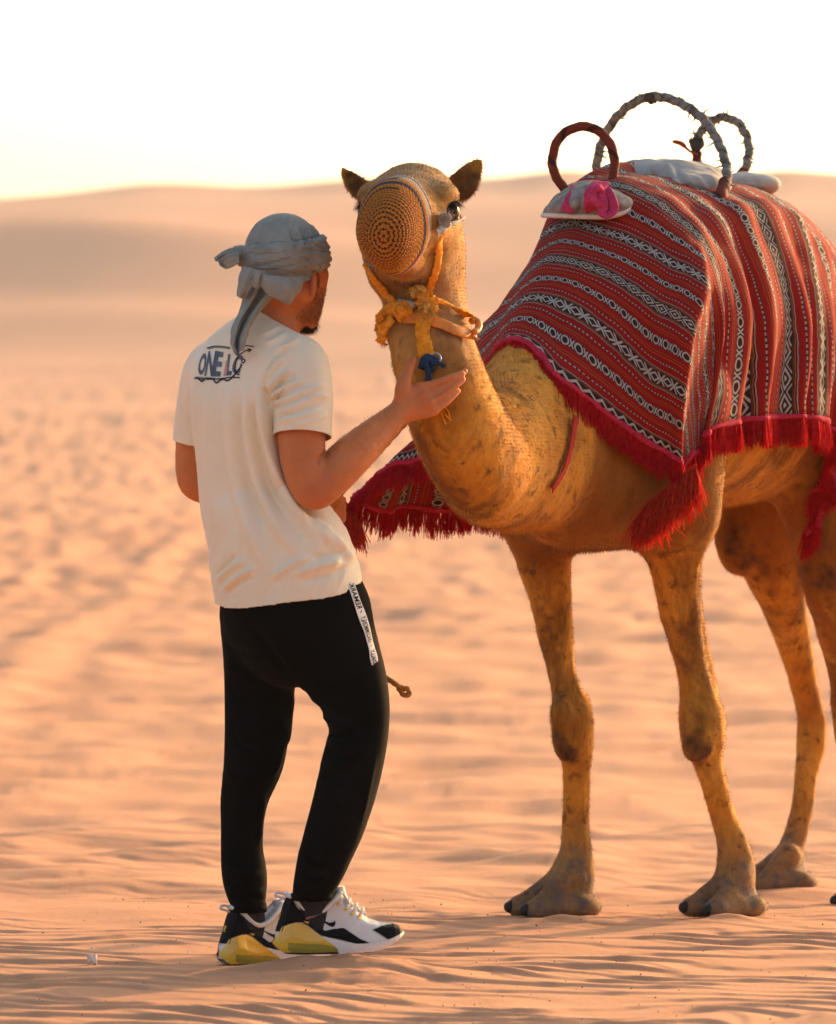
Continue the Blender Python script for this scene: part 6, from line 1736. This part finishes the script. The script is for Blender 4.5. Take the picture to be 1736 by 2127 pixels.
rs, wr = make_shoe(at(563, 1986, 10.84) + np.array([0.005, .035, .002]), (.985, .17), .012)
rs['label'] = 'white, black and yellow running shoe on his right foot, nearer the camera'
lsx, wl = make_shoe(at(451, 2006, 11.06) + np.array([0.004, -.02, .002]), (.90, .43), .0)
lsx['label'] = 'white, black and yellow running shoe on his left foot, half hidden'
SCK2 = simple_mat('sock_band', (0.30, 0.13, 0.10), .95, .08, .1)
for pts, r in (([(648, 1853, 10.865), (650, 1880, 10.88), (655, 1908, 10.888), (660, 1930, 10.89)], [.040, .037, .033, .028]), ([(516, 1878, 11.065), (520, 1905, 11.07), (526, 1930, 11.078), (532, 1950, 11.082)], [.036, .035, .032, .028])):
    V, Fq, _ = tube([at(*p) for p in pts], r, 24, 6); so = mesh_obj('sock', V, Fq, S_SCK, man)
    k0 = at(*pts[1]) * .35 + at(*pts[2]) * .65; rr0 = r[1] * .35 + r[2] * .65 + .0012
    V, Fq, _ = tube([k0 + np.array([-.0006, 0, .002]), k0 + np.array([.0012, 0, -.0025])], rr0, 24, 2, cap=False); mesh_obj('sock_stripe', V, Fq, SCK2, so)
print('shoes', time.time() - t0)

# ------------------------------------------------------------------ lettering on shirt and trousers
_sb = bvh_of([shirt] + [c for c in shirt.children if c.name.startswith('sleeve')]); _tb = bvh_of([trousers])
def decal(name, V2, Fq, bvh, mat, parent, off=.0012, sub=0):
    """flat print: picture-space outline laid on the garment's own surface"""
    V = []
    for p in V2:
        h_ = hit(bvh, p[0], p[1])
        V.append(h_[0] + h_[1] * off if h_ is not None else at(p[0], p[1], 11.0))
    for v_, f_ in pieces(np.array(V), Fq): o = mesh_obj(name, v_, f_, mat, parent, smooth=True)
    return o
def subdiv(V2, Fq, maxlen=7.0):
    """split long polygon edges so prints follow the cloth"""
    import bmesh
    bm = bmesh.new(); vs = [bm.verts.new((p[0], p[1], 0)) for p in V2]
    for f in Fq:
        try: bm.faces.new([vs[i] for i in f])
        except ValueError: pass
    bmesh.ops.triangulate(bm, faces=bm.faces[:])
    for _ in range(4):
        es = [e for e in bm.edges if e.calc_length() > maxlen]
        if not es: break
        bmesh.ops.subdivide_edges(bm, edges=es, cuts=1); bmesh.ops.triangulate(bm, faces=[f for f in bm.faces if len(f.verts) > 3])
    bm.verts.index_update(); V = np.array([v.co[:2] for v in bm.verts]); Fq = [tuple(v.index for v in f.verts) for f in bm.faces]; bm.free()
    return V, Fq
INK = simple_mat('slate_print', (0.105, 0.145, 0.185), .8, .15, .25, 40)
INK2 = simple_mat('dark_print', (0.030, 0.036, 0.045), .8, .15, .2, 40)
PINKI = simple_mat('pink_print', (0.55, 0.26, 0.24), .8, .15, .1, 40)
WHI = simple_mat('white_print', (0.72, 0.70, 0.66), .8, .15, .05, 40)
def glyph(ch, quad):
    """fit a letter into a picture-space quad: bl, br, tr, tl"""
    V, Fq = text_poly(ch, bold=.035); lo_, hi_ = V.min(0), V.max(0); uv = (V[:, :2] - lo_[:2]) / (hi_[:2] - lo_[:2])
    q = np.array(quad, float); u, v = uv[:, :1], uv[:, 1:2]
    return q[0] * (1 - u) * (1 - v) + q[1] * u * (1 - v) + q[2] * u * v + q[3] * (1 - u) * v, Fq
def px_(X, Y): return (365.5 + .2265 * X, 681.1 + .2265 * Y)      # shirt detail drawing -> picture
for ch, qd in (('O', [(195, 425), (262, 440), (292, 215), (228, 250)]), ('N', [(262, 440), (335, 446), (380, 210), (300, 214)]), ('E', [(330, 446), (408, 446), (440, 224), (382, 212)]), ('C', [(500, 420), (585, 425), (622, 250), (545, 250)])):
    V, Fq = glyph(ch, [px_(*p) for p in qd]); V, Fq = subdiv(V, Fq); decal('letter', V, Fq, _sb, INK, shirt)
V, Fq = glyph('I', [px_(*p) for p in ((436, 440), (462, 440), (486, 300), (462, 300))]); V, Fq = subdiv(V, Fq); decal('letter', V, Fq, _sb, PINKI, shirt)
V, Fq = glyph('L', [px_(*p) for p in ((462, 436), (510, 436), (540, 240), (480, 240))]); V, Fq = subdiv(V, Fq); decal('letter', V, Fq, _sb, INK, shirt)
def stroke(pts, w):
    S = catmull(np.array([px_(*p) for p in pts], float), 8); T = np.gradient(S, axis=0); T /= np.linalg.norm(T, axis=1)[:, None]; Nn = np.stack([-T[:, 1], T[:, 0]], 1)
    V = np.empty((2 * len(S), 2)); V[0::2] = S + Nn * w; V[1::2] = S - Nn * w
    return V, [(2 * i, 2 * i + 1, 2 * i + 3, 2 * i + 2) for i in range(len(S) - 1)]
for pts, w, mt in (([(285, 186), (360, 168), (440, 172), (500, 182)], 1.0, INK2), ([(560, 176), (620, 168), (660, 164), (718, 172)], 1.0, INK2), ([(300, 196), (360, 180), (440, 184), (498, 192)], .7, INK),
                   ([(170, 460), (250, 468), (340, 470), (430, 464), (500, 454), (588, 456)], 1.3, INK2), ([(185, 448), (260, 456), (360, 462)], .8, INK),
                   ([(190, 455), (215, 470), (240, 490), (262, 474), (300, 462), (340, 470), (372, 504), (400, 484), (440, 470), (470, 484), (510, 462), (560, 405), (600, 350), (596, 330)], 1.6, INK2),
                   ([(545, 400), (548, 330), (575, 260), (630, 215), (690, 200)], 1.1, INK2), ([(655, 192), (692, 200), (668, 222)], .9, INK2), ([(600, 300), (622, 285), (634, 300), (620, 322), (600, 310)], 1.2, INK2),
                   ([(540, 380), (556, 420), (588, 430)], 1.3, INK2)):
    V, Fq = stroke(pts, w); decal('print_line', V, Fq, _sb, mt, shirt, .0016)
# trouser stripe with lettering
def tp(X, Y): return (415.3 + .26793 * X, 1162.8 + .26793 * Y)
L_ = np.array([tp(*p) for p in ((1135, 175), (1160, 250), (1190, 340), (1215, 420), (1240, 490), (1265, 550), (1285, 620), (1305, 690), (1312, 760), (1328, 818))])
R_ = np.array([tp(*p) for p in ((1183, 155), (1212, 240), (1245, 330), (1275, 405), (1300, 480), (1318, 550), (1330, 610), (1346, 670), (1370, 750), (1374, 785))])
Ls, Rs = catmull(L_, 5), catmull(R_, 5); W5 = [Ls * (1 - k) + Rs * k for k in np.linspace(0, 1, 5)]
V = np.stack(W5, 1).reshape(-1, 2); st = decal('stripe', V, [tuple(f) for f in grid_faces(len(Ls), 5)], _tb, WHI, trousers, .0022)
def along(t, v):
    i = np.clip(t, 0, 1) * (len(Ls) - 1); k = np.arange(len(Ls))
    l = np.stack([np.interp(i, k, Ls[:, c]) for c in (0, 1)], -1); r = np.stack([np.interp(i, k, Rs[:, c]) for c in (0, 1)], -1)
    return l + (r - l) * v[:, None]
for txt, a, b in (('REMARKA', .28, -.02), ('/', .335, .30), ('UNCOMMONLY', .71, .37), ('/', .765, .735), ('ONALLY', 1.0, .80)):
    V, Fq = text_poly(txt); lo_, hi_ = V.min(0), V.max(0); uv = (V[:, :2] - lo_[:2]) / (hi_[:2] - lo_[:2])
    if txt == '/': q_ = along(a + (b - a) * uv[:, 0], .35 + .3 * uv[:, 1])
    else: q_ = along(a + (b - a) * uv[:, 0], .16 + .68 * uv[:, 1])
    keep = a + (b - a) * uv[:, 0] > -.001
    Fq = [f for f in Fq if all(keep[i] for i in f)]
    V, Fq = subdiv(q_, Fq, 6); decal('stripe_lettering', V, Fq, _tb, S_BLK, trousers, .0034)
# litter and grit on the sand
lit = at(190, 2004, 10.99); lz = float(ground_z(np.array([lit[0]]), np.array([lit[1]]))[0])
r_ = np.random.default_rng(9); gv = np.array([[i * .008, math.sin(j * 1.3 + i) * .006, j * .007 + .004 * math.sin(i * 2.1)] for i in range(4) for j in range(4)]) + r_.normal(0, .002, (16, 3))
scr = mesh_obj('paper_scrap', gv + np.array([lit[0] - .01, lit[1], lz]), grid_faces(4, 4), WHI, None); solid(scr, .001)
tag(scr, 'small crumpled white scrap lying on the sand left of the shoes', 'litter')
n = 260; gx = r_.uniform(-1.0, 1.2, n); gy = r_.uniform(9.6, 13.5, n) ; gz = ground_z(gx, gy); parts = []
ico = np.array([(1, 0, 0), (-1, 0, 0), (0, 1, 0), (0, -1, 0), (0, 0, 1), (0, 0, -1)], float); icf = [(0, 2, 4), (2, 1, 4), (1, 3, 4), (3, 0, 4), (2, 0, 5), (1, 2, 5), (3, 1, 5), (0, 3, 5)]
for i in range(n):
    s_ = r_.uniform(.0008, .0020) if r_.random() < .96 else r_.uniform(.002, .0035)
    parts.append((ico * s_ * r_.uniform(.6, 1.4, (6, 1)) + np.array([gx[i], gy[i], gz[i] + s_ * .4]), icf))
V, Fq = join(parts)
tag(mesh_obj('grit', V, Fq, simple_mat('dark_grit', (0.06, 0.032, 0.02), .9, .1, .3), None, smooth=False), 'scattered dark grit on the rippled sand', 'grit', kind='stuff')
print('all done', time.time() - t0)
